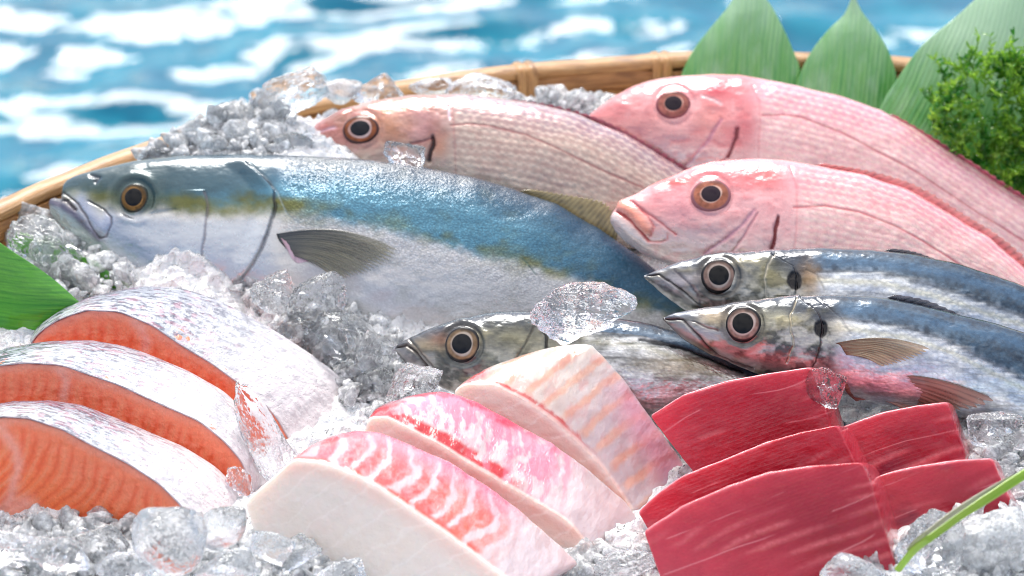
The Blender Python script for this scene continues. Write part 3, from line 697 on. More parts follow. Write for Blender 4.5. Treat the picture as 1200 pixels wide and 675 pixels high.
class Slab:
    """a block between a front outline and a back outline, with rounded edges; colour(part,t,j,x,y)"""
    def __init__(s, pf, pb, wf, wb, elev, az, bulge=3, bev=4, step=1.5, sm=3, nface=90, side=None, center=None, elev_b=None, relief=.7, seed=0):
        pf = np.array(pf, float); pb = np.array(pb, float)
        L = np.hypot(*(np.roll(pf, -1, 0)-pf).T); counts = np.maximum(4, (L/step).astype(int))
        f = outline(pf, counts, sm); b = outline(pb, counts, sm)
        cf = f.mean(0) if center is None else np.array(center); cb = b.mean(0) if center is None else np.array(center)+(pb-pf).mean(0)
        pl_f = Plane(*cf, wf, elev, az); pl_b = Plane(*cb, wb, elev if elev_b is None else elev_b, az)
        n = len(f)
        side = side or max(24, int(np.median(np.hypot(*(f-b).T))/1.3))
        dist = np.hypot(*(f-cf).T)
        rows = []
        for q in (1-np.linspace(0, 1, nface)[:-1][::-1]**1.0): pass
        sc = np.linspace(.0, 1, nface)
        for q in sc: rows.append(('f', q, 0.0))
        nb = 8
        for i in range(1, nb+1): rows.append(('b', i/nb, 0.0))
        for t in np.linspace(0, 1, side)[1:-1]: rows.append(('s', 1.0, t))
        for i in range(nb, 0, -1): rows.append(('c', i/nb, 1.0))
        for q in np.linspace(1, 0, 16): rows.append(('r', q, 1.0))
        Ff, Bb = pl_f(f[:, 0], f[:, 1]), pl_b(b[:, 0], b[:, 1])
        Cf, Cb = pl_f(np.array([cf[0]]), np.array([cf[1]]))[0], pl_b(np.array([cb[0]]), np.array([cb[1]]))[0]
        T = np.linalg.norm((Bb-Ff).mean(0))/S
        # outward direction of the side wall (for the bulge)
        tg = np.roll(Ff, -1, 0)-np.roll(Ff, 1, 0); ax = Bb-Ff
        on = np.cross(tg, ax); on /= np.maximum(np.linalg.norm(on, axis=1, keepdims=True), 1e-9)
        if ((Ff-Cf)*on).sum() < 0: on = -on
        ks = np.arange(-12, 13); ks = np.exp(-(ks/6.)**2); ks /= ks.sum()
        on = np.stack([np.convolve(np.r_[on[-12:, i], on[:, i], on[:12, i]], ks, 'valid') for i in range(3)], -1)
        on /= np.linalg.norm(on, axis=1, keepdims=True)
        in_f = np.clip(1-bev/dist, .1, 1)
        P = np.zeros((len(rows), n, 3)); Tt = np.zeros((len(rows), n)); part = np.zeros((len(rows), n))
        for i, (k, q, t) in enumerate(rows):
            if k == 'f': A = Cf+(Ff-Cf)*(in_f*q)[:, None]; tt = 0
            elif k == 'b':
                an = q*math.pi/2; A = Cf+(Ff-Cf)*(1-(1-in_f)*(1-math.sin(an)))[:, None]; tt = (1-math.cos(an))*bev/T; A = A+ax*tt
            elif k == 's':
                tt = bev/T+(1-2*bev/T)*t; A = Ff+ax*tt+on*(bulge*S*math.sin(math.pi*tt))
            elif k == 'c':
                an = q*math.pi/2; A = Cb+(Bb-Cb)*(1-(1-in_f)*(1-math.sin(an)))[:, None]; tt = 1-(1-math.cos(an))*bev/T; A = A-ax*(1-tt)
            else: A = Cb+(Bb-Cb)*(in_f*q)[:, None]; tt = 1
            P[i] = A; Tt[i] = tt; part[i] = 0 if k == 'f' else (1 if k in 'bsc' else 2)
        s.rows = rows
        PX, PY = proj(P)
        J = np.repeat(np.linspace(0, 1, n, endpoint=False)[None], len(rows), 0)
        N = grid_normals(P, True)
        if (N[nface//2]@pl_f.n).mean() < 0: N = -N; flip = True
        else: flip = False
        s.a = dict(part=part, t=Tt, j=J, px=PX, py=PY); s.P, s.N, s.flip, s.n = P, N, flip, n
        rl = fbm(PX/14, PY/14, Tt*3, seed=40+seed)-.5
        s.P = P+N*(rl*relief*4*S*np.where(part == 0, ss(0, .3, np.array([r[1] for r in rows]))[:, None], 1))[..., None]
        s.f, s.b, s.Ff, s.Bb, s.on, s.ax, s.base = f, b, Ff, Bb, on, ax, (Ff.mean(0)+Bb.mean(0))/2
        s.cf = cf
    def build(s, name, col, mat, parent=None, extra_disp=None):
        P = s.P
        if extra_disp is not None: P = P+s.N*(extra_disp*S)[..., None]
        uv = np.stack([s.a['px'], s.a['py']+s.a['t']*30], -1)
        return link(name, new_mesh(name, P, grid_faces(len(s.rows), s.n, True, s.flip), np.clip(col, 0, 1), None, uv), mat, parent)

M_SALMON = flesh_mat('salmon_flesh', .35, (1, .35, .2), .3, .5, .35, .3, (1, .6, 1))
M_SSKIN = flesh_mat('salmon_skin', .1, (1, .8, .8), .27, .75, .5, .3, (.6, 1, 1), .5)
M_WHITE = flesh_mat('white_fish_flesh', .85, (1, .72, .58), .22, .8, .1, .1, (1, 1, 1), .2, .007, .08)
M_TUNA = flesh_mat('tuna_flesh', .3, (1, .25, .25), .25, .8, .16, .35, (.7, 1.2, 1), .35)

# ---- salmon
def salmon(label, pf, pb, wf, wb, i0, i1, dark, septum, seed, center):
    sl = Slab(pf, pb, wf, wb, 22, -8, bulge=3, bev=2.5, sm=5, center=center, nface=170, seed=seed)
    root = thing('salmon_slice', label, 'fish slice', sl.base, 'salmon slices with silver skin')
    px, py, t = sl.a['px'], sl.a['py'], sl.a['t']
    top = [p for p in pf[i0:i1+1]]
    d, par = dpoly(px, py, top)
    n1 = fbm(px/30, py/30, seed=50+seed)-.5; n2 = fbm(px/7, py/7, seed=51+seed)-.5
    c = mix(lin((244, 150, 116))+0*px[..., None], lin((246, 140, 84)), ss(20, 90, d+n1*40))
    c = mix(c, lin((234, 110, 76)), np.clip(n1*1.2, 0, .5))
    # pale muscle lines, arcs sweeping down from the skin
    a = px*.95+py*.25+((d-30)/20)**2*3.0*np.sign(d-10)+n1*9
    ln = np.abs((((a+16*(fbm(px/90, py/90, seed=58+seed)-.5)*2)/16+n2*.06) % 1)-.5)*2
    c = mix(c, lin((242, 166, 130)), np.clip((ss(.55, 1.0, ln)*.55+(ln-.5)*.25)*ss(6, 24, d)*(.75+n1*2.4)*(.45+1.1*noise(px/28, py/60, seed=59+seed)), 0, .55))
    c = mix(c, lin((230, 104, 62)), np.clip((1-ss(0, .5, ln))*.5*ss(8, 24, d), 0, .5))
    c = mix(c, lin((238, 170, 150)), (1-ss(3, 14, d+n2*6))*.75*(1-ss(.45, .85, par)))
    c = mix(c, lin((228, 150, 136)), (1-ss(1, 5, d))*.8)
    for s_, w_ in septum:
        q, _ = dpoly(px, py, s_); c = mix(c, lin((240, 176, 160)), gauss(q+n2*5, w_)*.85)
    sl.build('flesh', c, M_SALMON, root, extra_disp=-.12*ss(.8, 1, ln)*(sl.a['part'] == 0))
    # the skin: a sheet over the top edge
    n = sl.n
    L = np.hypot(*(np.roll(np.array(pf, float), -1, 0)-np.array(pf, float)).T); cnt = np.maximum(4, (L/1.5).astype(int))
    j0, j1 = cnt[:i0].sum(), cnt[:i1].sum()
    idx = np.arange(j0, j1)
    m = 80
    tt = np.linspace(-.0, 1.0, m)
    Pk = sl.Ff[idx][:, None]+sl.ax[idx][:, None]*tt[None, :, None]+sl.on[idx][:, None]*((4.0*np.sin(np.pi*np.clip(tt, 0, 1))+.8)*S)[None, :, None]
    lip = sl.Ff[idx][:, None]-sl.on[idx][:, None]*(.5*S)-sl.ax[idx][:, None]*.006
    lip2 = sl.Ff[idx][:, None]+sl.on[idx][:, None]*(.6*S)-sl.ax[idx][:, None]*.006
    back = sl.Bb[idx][:, None]-sl.on[idx][:, None]*(6*S)
    Pk = np.concatenate([lip, lip2, Pk, back], 1); tk = np.r_[-.05, -.03, tt, 1]
    X, Y = proj(Pk); ja = np.linspace(0, 1, len(idx))[:, None]+0*X; tk = tk[None]+0*X
    n1 = fbm(X/40, Y/30, seed=60+seed)-.5
    arc = np.cumsum(np.r_[0, np.hypot(*np.diff(sl.f[idx], axis=0).T)])[:, None]+0*X
    wd = tk*70
    dn = fbm(arc/8.5+wd/20, wd/2.1-arc/20, seed=61+seed, oct=3); dn2 = fbm(arc/11+wd/22, wd/4.6-arc/22, seed=62+seed)
    c = mix(lin((192, 196, 202))+0*Pk, lin((228, 225, 226)), ss(.3, .8, ja+n1*.3))
    dk = dark*(1-ss(.15, .8, ja+(1-tk)*.1))
    c = mix(c, lin((128, 132, 154)), np.clip(dk*(.6+n1*1.6)*ss(.15, .85, tk), 0, .8))
    c = mix(c, lin((62, 64, 92)), np.clip(ss(.53, .64, dn)*(.16+dk*.95), 0, .9))
    c = mix(c, lin((190, 96, 122)), np.clip(ss(.58, .7, dn2)*(.03+.32*gauss(ja-.35-.1*n1, .25)), 0, .6))
    c = mix(c, lin((226, 206, 206)), np.clip(ss(.75, 1, ja)*.4+n1*.2, 0, .4))
    c = mix(c, lin((190, 172, 176)), (tk < .0)*.6)
    Nk = grid_normals(Pk); 
    if (Nk*sl.on[idx][:, None]).sum() < 0: Nk = -Nk
    bmp = (dn-.5)*1.6+n1*2
    Pk = Pk+Nk*(bmp*S*ss(-.02, .06, tk)*(1-ss(.9, 1, tk)))[..., None]
    o = link('skin', new_mesh('skin', Pk, grid_faces(*X.shape), np.clip(c, 0, 1), None, np.stack([arc, wd], -1)), M_SSKIN, root)
    return root

salmon('rearmost salmon slice, its skin dark speckled and its right end white',
    [(36, 402), (45, 390), (67, 375), (100, 363.5), (140, 365), (180, 382), (213, 405), (247, 425), (270, 442), (300, 462), (325, 490), (345, 525), (352, 550), (300, 560), (200, 520), (100, 470), (40, 430)],
    [(42, 396), (52, 383), (72, 366), (112, 347), (165, 336), (213, 338), (255, 352), (290, 370), (325, 390), (365, 416), (399, 442), (424, 480), (424, 512), (360, 545), (240, 500), (130, 440), (60, 410)],
    -.115, -.075, 0, 12, 1.0, [([(160, 376), (172, 398), (166, 420)], 6)], 0, (185, 440))
salmon('middle salmon slice, overlapping the one behind, with pink flecked skin',
    [(-60, 446), (0, 428), (33, 425), (73, 428), (113, 442), (137, 450), (187, 473), (233, 493), (263, 517), (283, 540), (292, 562), (290, 590), (200, 600), (60, 600), (-60, 590)],
    [(-40, 424), (10, 408), (55, 400.5), (105, 399), (145, 406), (172, 415), (220, 435), (262, 459), (295, 490), (318, 530), (325, 555), (320, 585), (230, 590), (80, 590), (-40, 580)],
    -.16, -.12, 0, 11, .75, [([(70, 432), (78, 448), (74, 468)], 6)], 1, (110, 520))
salmon('frontmost salmon slice, with its orange cut face fully showing',
    [(-60, 506), (0, 488), (33, 490), (73, 503), (110, 523), (150, 543), (187, 567), (213, 593), (233, 623), (248, 650), (250, 684), (180, 700), (60, 700), (-60, 690)],
    [(-30, 480), (20, 471), (60, 470), (95, 475), (130, 488), (175, 507), (215, 524), (252, 547), (280, 575), (290, 607), (290, 660), (210, 690), (90, 690), (-30, 680)],
    -.205, -.165, 0, 10, .85, [([(0, 500), (18, 525), (22, 545), (10, 590), (0, 600)], 7), ([(-5, 610), (30, 590), (50, 620)], 12)], 2, (95, 600))

# ---- white fish fillets with red bands
def white_fillet(label, pf, pb, wf, wb, i0, i1, kind, seed, center, elev=30, az=-12):
    sl = Slab(pf, pb, wf, wb, elev, az, bulge=3.5, bev=3.0, sm=4, center=center, nface=130, seed=10+seed, relief=.2)
    px, py, t, part = sl.a['px'], sl.a['py'], sl.a['t'], sl.a['part']
    top = np.array(pf[i0:i1+1], float)
    dirv = top[-1]-top[0]; L = np.hypot(*dirv); dirv /= L
    al = (px-top[0, 0])*dirv[0]+(py-top[0, 1])*dirv[1]
    d, par = dpoly(px, py, top)
    n1 = fbm(px/34, py/34, seed=70+seed)-.5; n2 = fbm(px/6, py/6, seed=71+seed)-.5; n3 = fbm(px/16, py/16, seed=72+seed)-.5
    face = mix(lin((236, 226, 218))+0*px[..., None], lin((238, 230, 224)), np.clip(.5+n1*1.5, 0, 1))
    face = mix(face, lin((232, 186, 172)), np.clip(.3*(1-ss(0, 30, d))+(.4 if kind != 1 else 0)+n1*.3, 0, .7))
    face = mix(face, lin((246, 240, 236)), gauss(d-3, 4)*.5)
    face = mix(face, lin((240, 232, 222)), (1-ss(20, 70, al))*(.6 if kind != 1 else 0))
    fl = np.abs(((al/34+d/60+n1*.8) % 1)-.5)*2
    face = mix(face, lin((248, 242, 238)), ss(.8, 1, fl)*.3)
    tp = mix(lin((200, 186, 188))+0*px[..., None], lin((214, 204, 206)), np.clip(.5+n3, 0, 1))
    fade = 1-ss(.72, .95, al/L+n1*.12)
    disp = 0*px
    if kind == 1:
        ph = al/27+np.sqrt((t-.48)**2+.012)*1.5+n1*.9+n3*.45
        s_ = np.abs((ph % 1)-.5)*2
        w_ = .58+.25*n3+.1*(t-.5)
        stripe = 1-ss(w_-.12, w_+.3, s_+n2*.45)
        redc = mix(lin((214, 92, 100))+0*px[..., None], lin((222, 118, 100)), ss(.1, .7, al/L+n1*.5))
        redc = mix(redc, lin((216, 140, 160)), ss(.55, .95, t)*.8)
        tp = mix(tp, redc, np.clip(stripe*fade*(.8+n2*1.0+n3*.5), 0, .95))
        tp = mix(tp, lin((214, 96, 80)), np.clip((1-ss(.03, .11, t))*ss(.4, .6, n3+.5+.15*np.sin(al/9))*fade, 0, .85))
        tp = mix(tp, lin((226, 150, 170)), np.clip(ss(.3, .9, t)*.35+n3*.4, 0, .45)*fade)
        tp = mix(tp, lin((214, 70, 90)), np.clip((1-ss(0, 40, al+n3*20))*.45, 0, .6)*(1-stripe*.5))
        tp = mix(tp, lin((218, 100, 130)), ss(.86, .97, t+n2*.1)*.55*fade)
    elif kind == 2:
        ed = 1-ss(.14, .24, t+n2*.06)
        sp = ss(.30, .44, fbm(al/13, t*5, seed=75)+.12*np.sin(al/8))
        tp = mix(tp, lin((200, 40, 56)), np.clip(ed*sp*(1-ss(.62, .8, al/L)), 0, .95))
        m_ = fbm(al/7+t*5, t*7-al/45, seed=76)*.6+.4*fbm(al/24, t*3, seed=79)
        tp = mix(tp, lin((222, 130, 156)), np.clip(ss(.4, .62, m_+.22*(t-.5))*ss(.15, .3, t)*fade, 0, .75))
        st = np.abs(((al/24+t*1.0+n1) % 1)-.5)*2
        tp = mix(tp, lin((218, 140, 160)), np.clip((1-ss(.2, .5, st))*ss(.35, .6, al/L)*.6*(1-ss(.85, 1, al/L)), 0, .8))
        tp = mix(tp, lin((208, 60, 92)), np.clip(ss(.78, .93, t+n3*.3)*(1-ss(.5, .8, al/L)), 0, .8))
        tp = mix(tp, lin((206, 44, 66)), np.clip((1-ss(8, 46, al+n3*24))*(1-ss(.3, .7, t))*.9, 0, .9))
    else:
        st = np.abs(((al/26-t*1.1+n1*.4) % 1)-.5)*2
        tp = mix(tp, lin((236, 226, 210)), .5*(1-ss(.4, .8, al/L)))
        tp = mix(tp, lin((228, 178, 152)), np.clip((1-ss(.15, .55, st+n2*.35))*.62, 0, .75)*ss(.0, .15, t))
        bl = ss(.5, .72, fbm(px/12+py/30, py/15, seed=77))
        tp = mix(tp, lin((224, 140, 138)), bl*.22*(1-ss(.5, .9, al/L)*.5))
        tp = mix(tp, lin((216, 160, 180)), np.clip(ss(.6, 1, al/L+n1*.3)*ss(.3, .9, t)*.9, 0, .7))
        tp = mix(tp, lin((208, 70, 72)), np.clip((1-ss(.03, .08, t+n2*.05))*ss(.45, .55, n3+.5+.1)*(1-ss(.55, .85, al/L)), 0, .9))
        tp = mix(tp, lin((208, 74, 88)), np.clip((1-ss(0, 34, al+n3*30))*(1-ss(.3, .6, t))*.8, 0, .8))
    top_side = (part > 0)
    ends = ss(-8, 6, al)
    c = mix(face, tp, top_side*ss(.0, .05, t)*np.clip(ends+.0, 0, 1)*(1-ss(30, 60, d*(1-t))))
    o = sl.build('white_fish_fillet', c, M_WHITE, None, disp+(part > 0)*n3*1.6)
    return tag(o, label, 'fish fillet', 'white fish fillets with red markings')

white_fillet('frontmost white fillet, with bold red chevron stripes on top and a broad ivory cut face',
    [(343, 538), (370, 540), (400, 548), (440, 567), (483, 597), (527, 627), (565, 655), (610, 690), (500, 740), (360, 720), (300, 640), (286, 588)],
    [(395, 508), (420, 504), (443, 505), (483, 521), (527, 540), (573, 570), (613, 600), (680, 660), (600, 720), (480, 700), (400, 620), (380, 560)],
    -.225, -.19, 0, 7, 1, 0, (430, 640))
white_fillet('middle white fillet, with marbled pink top and dark red blotches along its front edge',
    [(431, 488), (455, 488), (477, 500), (510, 517), (550, 541), (593, 567), (633, 590), (668, 612), (694, 644), (684, 656), (620, 680), (520, 640), (440, 560), (425, 510)],
    [(455, 472), (485, 462), (517, 457.5), (540, 462), (560, 470), (600, 492), (650, 520), (693, 552), (738, 592), (754, 617), (690, 660), (600, 610), (520, 550), (470, 500)],
    -.18, -.15, 0, 7, 2, 1, (560, 590))
white_fillet('rearmost white fillet, pale with faint orange streaks, leaning on the mackerel',
    [(530, 458), (545, 449), (580, 450), (613, 467), (647, 490), (677, 517), (707, 547), (725, 572), (745, 604), (700, 620), (640, 580), (580, 520), (540, 480)],
    [(572, 434), (602, 420), (633, 408.5), (677, 401.5), (694, 402.5), (710, 418), (733, 445), (764, 490), (806, 549), (770, 590), (700, 560), (640, 500), (590, 460)],
    -.145, -.12, 1, 7, 3, 2, (640, 530), 34)

# ---- tuna blocks
def tuna(label, pf, shift, wf, wb, seed, purple, az=4, elev=30):
    pf = np.array(pf, float)
    pb = pf+np.array(shift)
    c0 = pf.mean(0); pb = (pb-c0)*np.array([1.0, .995])+c0
    sl = Slab(pf, pb, wf, wb, elev, az, bulge=1.5, bev=3.0, sm=3, nface=130, seed=20+seed, relief=.25)
    px, py, t, part = sl.a['px'], sl.a['py'], sl.a['t'], sl.a['part']
    n1 = fbm(px/46, py/30, seed=80+seed)-.5; n2 = fbm(px/6, py/6, seed=81+seed)-.5
    d, par = dpoly(px, py, pf[:5])
    x0, x1 = pf[:, 0].min(), pf[:, 0].max(); y0, y1 = pf[:, 1].min(), pf[:, 1].max()
    gx, gy = (px-x0)/(x1-x0), (py-y0)/(y1-y0)
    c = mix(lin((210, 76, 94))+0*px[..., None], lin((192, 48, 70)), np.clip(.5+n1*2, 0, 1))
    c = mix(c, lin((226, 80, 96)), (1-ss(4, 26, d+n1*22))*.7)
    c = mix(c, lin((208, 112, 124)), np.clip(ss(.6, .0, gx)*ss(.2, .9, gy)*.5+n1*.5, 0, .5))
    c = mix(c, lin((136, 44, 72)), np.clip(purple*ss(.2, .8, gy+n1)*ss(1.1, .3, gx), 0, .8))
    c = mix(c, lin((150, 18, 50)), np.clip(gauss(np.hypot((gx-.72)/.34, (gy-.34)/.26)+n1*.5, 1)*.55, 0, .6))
    # grain: pale sinew lines rising to the right
    u_ = py+px*.40+n1*4-((gx-.1)*10)**2*.10
    ln = np.abs(((u_/19+1.1*(noise(px/150, py/46, seed=85+seed)-.5)+.06*n2) % 1)-.5)*2
    g = ss(.25, 1.0, ln)**1.5*ss(.42, .75, noise(px/64, py/30, seed=83+seed)*.75+.25*gx)*ss(6, 22, d)
    c = mix(c, lin((166, 16, 46)), np.clip((1-ss(0, .7, ln))*.22*ss(.2, .8, gx)*ss(.3, .7, noise(px/60, py/30, seed=89+seed))+.25*ss(.3, 1, gx)*ss(.1, .5, gy), 0, .6))
    c = mix(c, lin((228, 132, 138)), np.clip(g*.75*(.7+n2), 0, .7))
    sin_ = np.abs(((u_/43+.5*(noise(px/120, py/60, seed=91+seed)-.5)) % 1)-.5)*2
    c = mix(c, lin((240, 176, 180)), np.clip(ss(.93, 1.0, sin_)*.7*ss(.45, .6, noise(px/50, py/50, seed=92+seed))*.7, 0, .6)*ss(6, 16, d))
    fine = np.abs(((u_/4.7+n2*.25) % 1)-.5)*2
    c = mix(c, lin((206, 96, 104)), np.clip(ss(.4, 1, fine)*.12*(1+n1*4), 0, .3)*ss(.3, .7, noise(px/40, py/40, seed=88+seed)))
    c = mix(c, lin((240, 164, 170)), gauss(d+n2*2.5, 3.2)*.85)  # highlight along the top edge, painted into the colour
    c = mix(c, lin((196, 92, 104)), (part > 0)*ss(.1, .3, t)*.5)
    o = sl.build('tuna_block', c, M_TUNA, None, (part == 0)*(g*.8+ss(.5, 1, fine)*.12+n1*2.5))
    return tag(o, label, 'tuna block', 'red tuna blocks')

tuna('rear left tuna block, wedged between the palest white fillet and the lower sardine', [(761, 487), (800, 462), (850, 446), (900, 437), (950, 430), (962, 462), (974, 497), (960, 580), (840, 590), (812, 553), (786, 520)], (17, 4), -.152, -.13, 0, .25)
tuna('middle tuna block of the left stack', [(747, 600), (770, 578), (800, 557), (850, 537), (900, 517), (940, 506), (981, 498), (997, 530), (1010, 560), (1000, 630), (850, 660), (770, 640)], (17, 4), -.192, -.162, 1, .05)
tuna('frontmost and largest tuna block, with pale grain lines', [(754, 622), (800, 592), (850, 570), (900, 553), (950, 545.5), (1010, 541.5), (1022, 570), (1034, 612), (1050, 666), (1040, 740), (820, 740), (776, 684)], (18, 6), -.236, -.205, 2, .1)
tuna('rear right tuna block, with dark purple lower face', [(975, 505), (1000, 495), (1033, 483), (1073, 475), (1110, 470.5), (1120, 498), (1132, 532), (1120, 600), (1010, 600), (990, 550)], (8, 5), -.155, -.134, 3, .9)
tuna('front right tuna block, with dark purple face beside the green stem', [(1016, 562), (1045, 552), (1077, 545), (1120, 539), (1162, 536.5), (1172, 560), (1186, 590), (1170, 680), (1060, 690), (1040, 620)], (9, 6), -.20, -.178, 4, 1.0)
# ------------------------------------------------------------------ the setting: sea, tray, ice bed
def water():
    def axis(a, b, n, far, k):
        core = np.linspace(a, b, n); st = (b-a)/(n-1); ext = []
        v = 0
        for i in range(k):
            st *= 1.35; v += st; ext.append(v)
        ext = np.array(ext)
        return np.r_[(a-ext)[::-1], core, b+ext]
    x = axis(-3, 3, 400, 300, 26); y = axis(1.2, 7.2, 400, 300, 26)
    X, Yy = np.meshgrid(x, y, indexing='ij')
    z = np.zeros_like(X); r = np.random.default_rng(WAVE_SEED)
    for i in range(26):
        lam = .16*1.045**i; k = 2*math.pi/lam
        a = r.normal(math.pi/2+.2, .46); ph = r.uniform(0, 6.28)
        wx = X+.06*np.sin(Yy*2.1+i); wy = Yy+.06*np.sin(X*2.7+i*1.7)
        z += lam*WAVE_AMP*(.26/lam)**.45*r.uniform(.5, 1)*np.sin(k*(wx*math.cos(a)+wy*math.sin(a))+ph)
    fall = np.exp(-np.maximum(0, np.hypot(X, Yy-3)-4)/8)
    P = np.stack([X, Yy, z*fall+WATER_Z], -1)
    o = link('sea_water', new_mesh('sea_water', P, grid_faces(*X.shape)), water_mat())
    tag(o, kind='structure')
    bpy.context.view_layer.update()
    return o
WATER_Z = -1.5; WAVE_SEED = 4; WAVE_AMP = .0108
water()

TC = np.array([.1227, -.3046]); TR = .4743; RIM_Z = .04
M_BAM = bamboo_mat('split_bamboo', (204, 150, 90), (146, 92, 46)); M_BAM2 = bamboo_mat('pale_bamboo', (216, 168, 108), (176, 120, 66))
def ring(section, a0=0, a1=360, n=420, wob=0.0, seed=0, thick=0):
    """sweep a closed (dr,dz) section along the tray's rim"""
    a = np.radians(np.linspace(a0, a1, n)); sec = np.array(section, float)
    rr = TR+sec[None, :, 0]; zz = RIM_Z+sec[None, :, 1]+0*a[:, None]
    w = (fbm(a*14, a*0+seed, seed=seed)-.5)[:, None]*wob
    rr = rr+w; zz = zz+(fbm(a*11, a*0+3+seed, seed=seed+1)-.5)[:, None]*wob
    P = np.stack([TC[0]+rr*np.cos(a)[:, None], TC[1]+rr*np.sin(a)[:, None], zz], -1)
    cir = np.r_[0, np.cumsum(np.hypot(*np.diff(sec, axis=0).T))]
    uv = np.stack([a[:, None]*TR/S+0*zz, cir[None]/S+0*zz], -1)
    return P, uv
def rsec(w, h, dr, dz, k=28, p=.55):
    t = np.linspace(0, 2*math.pi, k)
    return [(dr+w/2*np.sign(math.cos(q))*abs(math.cos(q))**p, dz+h/2*np.sign(math.sin(q))*abs(math.sin(q))**p) for q in t]
tray = thing('bamboo_tray', 'round shallow bamboo tray holding the ice and fish', 'tray', (TC[0], TC[1], 0))
def ringpart(name, sec, mat, parent=tray, **kw):
    P, uv = ring(sec, **kw)
    return link(name, new_mesh(name, P, grid_faces(*P.shape[:2]), uv=uv), mat, parent)
ringpart('outer_hoop', rsec(.005, .030, .0015, -.017), M_BAM, wob=.0012, seed=3)
ringpart('inner_hoop', rsec(.004, .0125, -.0068, -.0085), M_BAM, wob=.0018, seed=5)
ringpart('inner_hoop', rsec(.004, .0135, -.0062, -.0215), M_BAM2, wob=.0018, seed=15)
ringpart('rim_cap', rsec(.0115, .0075, -.002, .0005, p=.9), M_BAM2, wob=.0022, seed=8)
# woven bowl
rr = np.linspace(.004, TR-.008, 60); aa = np.linspace(0, 2*math.pi, 361)
RR, AA = np.meshgrid(rr, aa, indexing='ij'); q = RR/TR
Zb = -.022+.05*ss(.86, 1.0, q)+.0012*np.sin(AA*90)*np.sign(np.sin(RR*700))
Pb = np.stack([TC[0]+RR*np.cos(AA), TC[1]+RR*np.sin(AA), Zb], -1)
wv = link('woven_base', new_mesh('woven_base', Pb, grid_faces(*RR.shape), uv=np.stack([AA*TR/S, RR/S], -1)), M_BAM, tray)
so = wv.modifiers.new('thickness', 'SOLIDIFY'); so.thickness = .003; so.offset = -1
# bindings wrapped round the rim
def binding(px, py, width):
    d = ray(px, py); t = (RIM_Z-CAM[2])/d[2]; p = CAM+d*t
    ang = math.degrees(math.atan2(p[1]-TC[1], p[0]-TC[0])); half = math.degrees(width*S/TR)/2
    strands = []
    for k in range(2):
        a0 = ang-half+k*half*1.02
        P, uv = ring([(r_*1.0, z_) for r_, z_ in rsec(.0176, .038, -.0022, -.0145, 40, .5)], a0, a0+half*.96, 14)
        u = np.sin(np.linspace(0, math.pi, 14))[:, None]*.0011-.0008
        c = P.mean(1, keepdims=True); dd = P-c; l = np.linalg.norm(dd, axis=-1, keepdims=True)
        P = P+dd/l*u[..., None]
        strands.append((P, uv))
    V = np.concatenate([a.reshape(-1, 3) for a, _ in strands]); UV = np.concatenate([b.reshape(-1, 2)[:, ::-1] for _, b in strands])
    g = grid_faces(14, 40); Fq = np.concatenate([g, g+14*40])
    link('binding', new_mesh('binding', V, Fq, uv=UV), M_BAM2, tray)
for b in ((772, 68, 26), (614, 84, 28)): binding(*b)

# height of the crushed ice, from points read off the heap
def hpt(x, y, w):
    p = at(x, y, w); return p
ctrl = np.array([hpt(*c) for c in [
    (400, 430, -.075), (330, 370, -.055), (470, 450, -.085), (520, 500, -.09), (700, 500, -.085), (60, 300, -.028), (130, 340, -.05), (10, 265, -.01), (20, 330, -.055), (90, 270, -.015),
    (335, 104, .022), (290, 128, .02), (385, 110, .062), (430, 116, .064), (330, 172, -.002), (372, 150, .055), (355, 140, .05), (360, 170, .045), (235, 148, .012), (265, 132, .016), (205, 168, .006), (188, 184, .004), (470, 118, .062), (560, 118, .085), (640, 120, .09), (720, 130, .09), (820, 130, .11),
    (200, 655, -.228), (60, 640, -.228), (330, 662, -.235), (450, 695, -.235), (1160, 655, -.238), (1040, 690, -.245), (1160, 530, -.145), (1190, 480, -.115), (700, 700, -.20), (1000, 500, -.115),
    (1100, 200, .09), (1250, 300, .05), (620, 330, .03), (900, 300, .02), (500, 230, .05), (1000, 470, -.09), (200, 540, -.13), (620, 600, -.15), (900, 600, -.17), (720, 655, -.2)]])
extra = np.array([(-.4, 0, .01), (-.3, -.4, .0), (.1, -.75, -.005), (.5, -.4, .0), (.5, 0, .01), (-.35, -.2, .005), (.3, -.5, .0), (.0, -.45, .0), (.12, .15, .022), (.3, .1, .022)])
ctrl = np.r_[ctrl, extra]
def bed_z(x, y):
    x = np.asarray(x, float); y = np.asarray(y, float)
    d2 = (x[..., None]-ctrl[:, 0])**2+(y[..., None]-ctrl[:, 1])**2
    w = 1/(d2+.0004)**2
    z = (w*ctrl[:, 2]).sum(-1)/w.sum(-1)
    r = np.hypot(x-TC[0], y-TC[1])
    edge = ss(TR-.008, TR-.024, r)
    return z*edge+np.minimum(z, .024)*(1-edge)
def bed_hit(px, py):
    """where the line of sight through a layout point meets the ice"""
    d = ray(px, py)
    t = np.linspace(.75, 1.55, 260)*DIST
    Q = CAM+d*t[:, None]
    g = Q[:, 2]-bed_z(Q[:, 0], Q[:, 1])
    i = np.argmax(g < 0)
    return Q[i], (Q[i]-CAM)@F-DIST
gx = np.linspace(TC[0]-TR+.014, TC[0]+TR-.014, 420); gy = np.linspace(TC[1]-TR+.014, TC[1]+TR-.014, 420)
gx = np.linspace(gx[0], gx[-1], 800); gy = np.linspace(gy[0], gy[-1], 800)
GX, GY = np.meshgrid(gx, gy, indexing='ij')
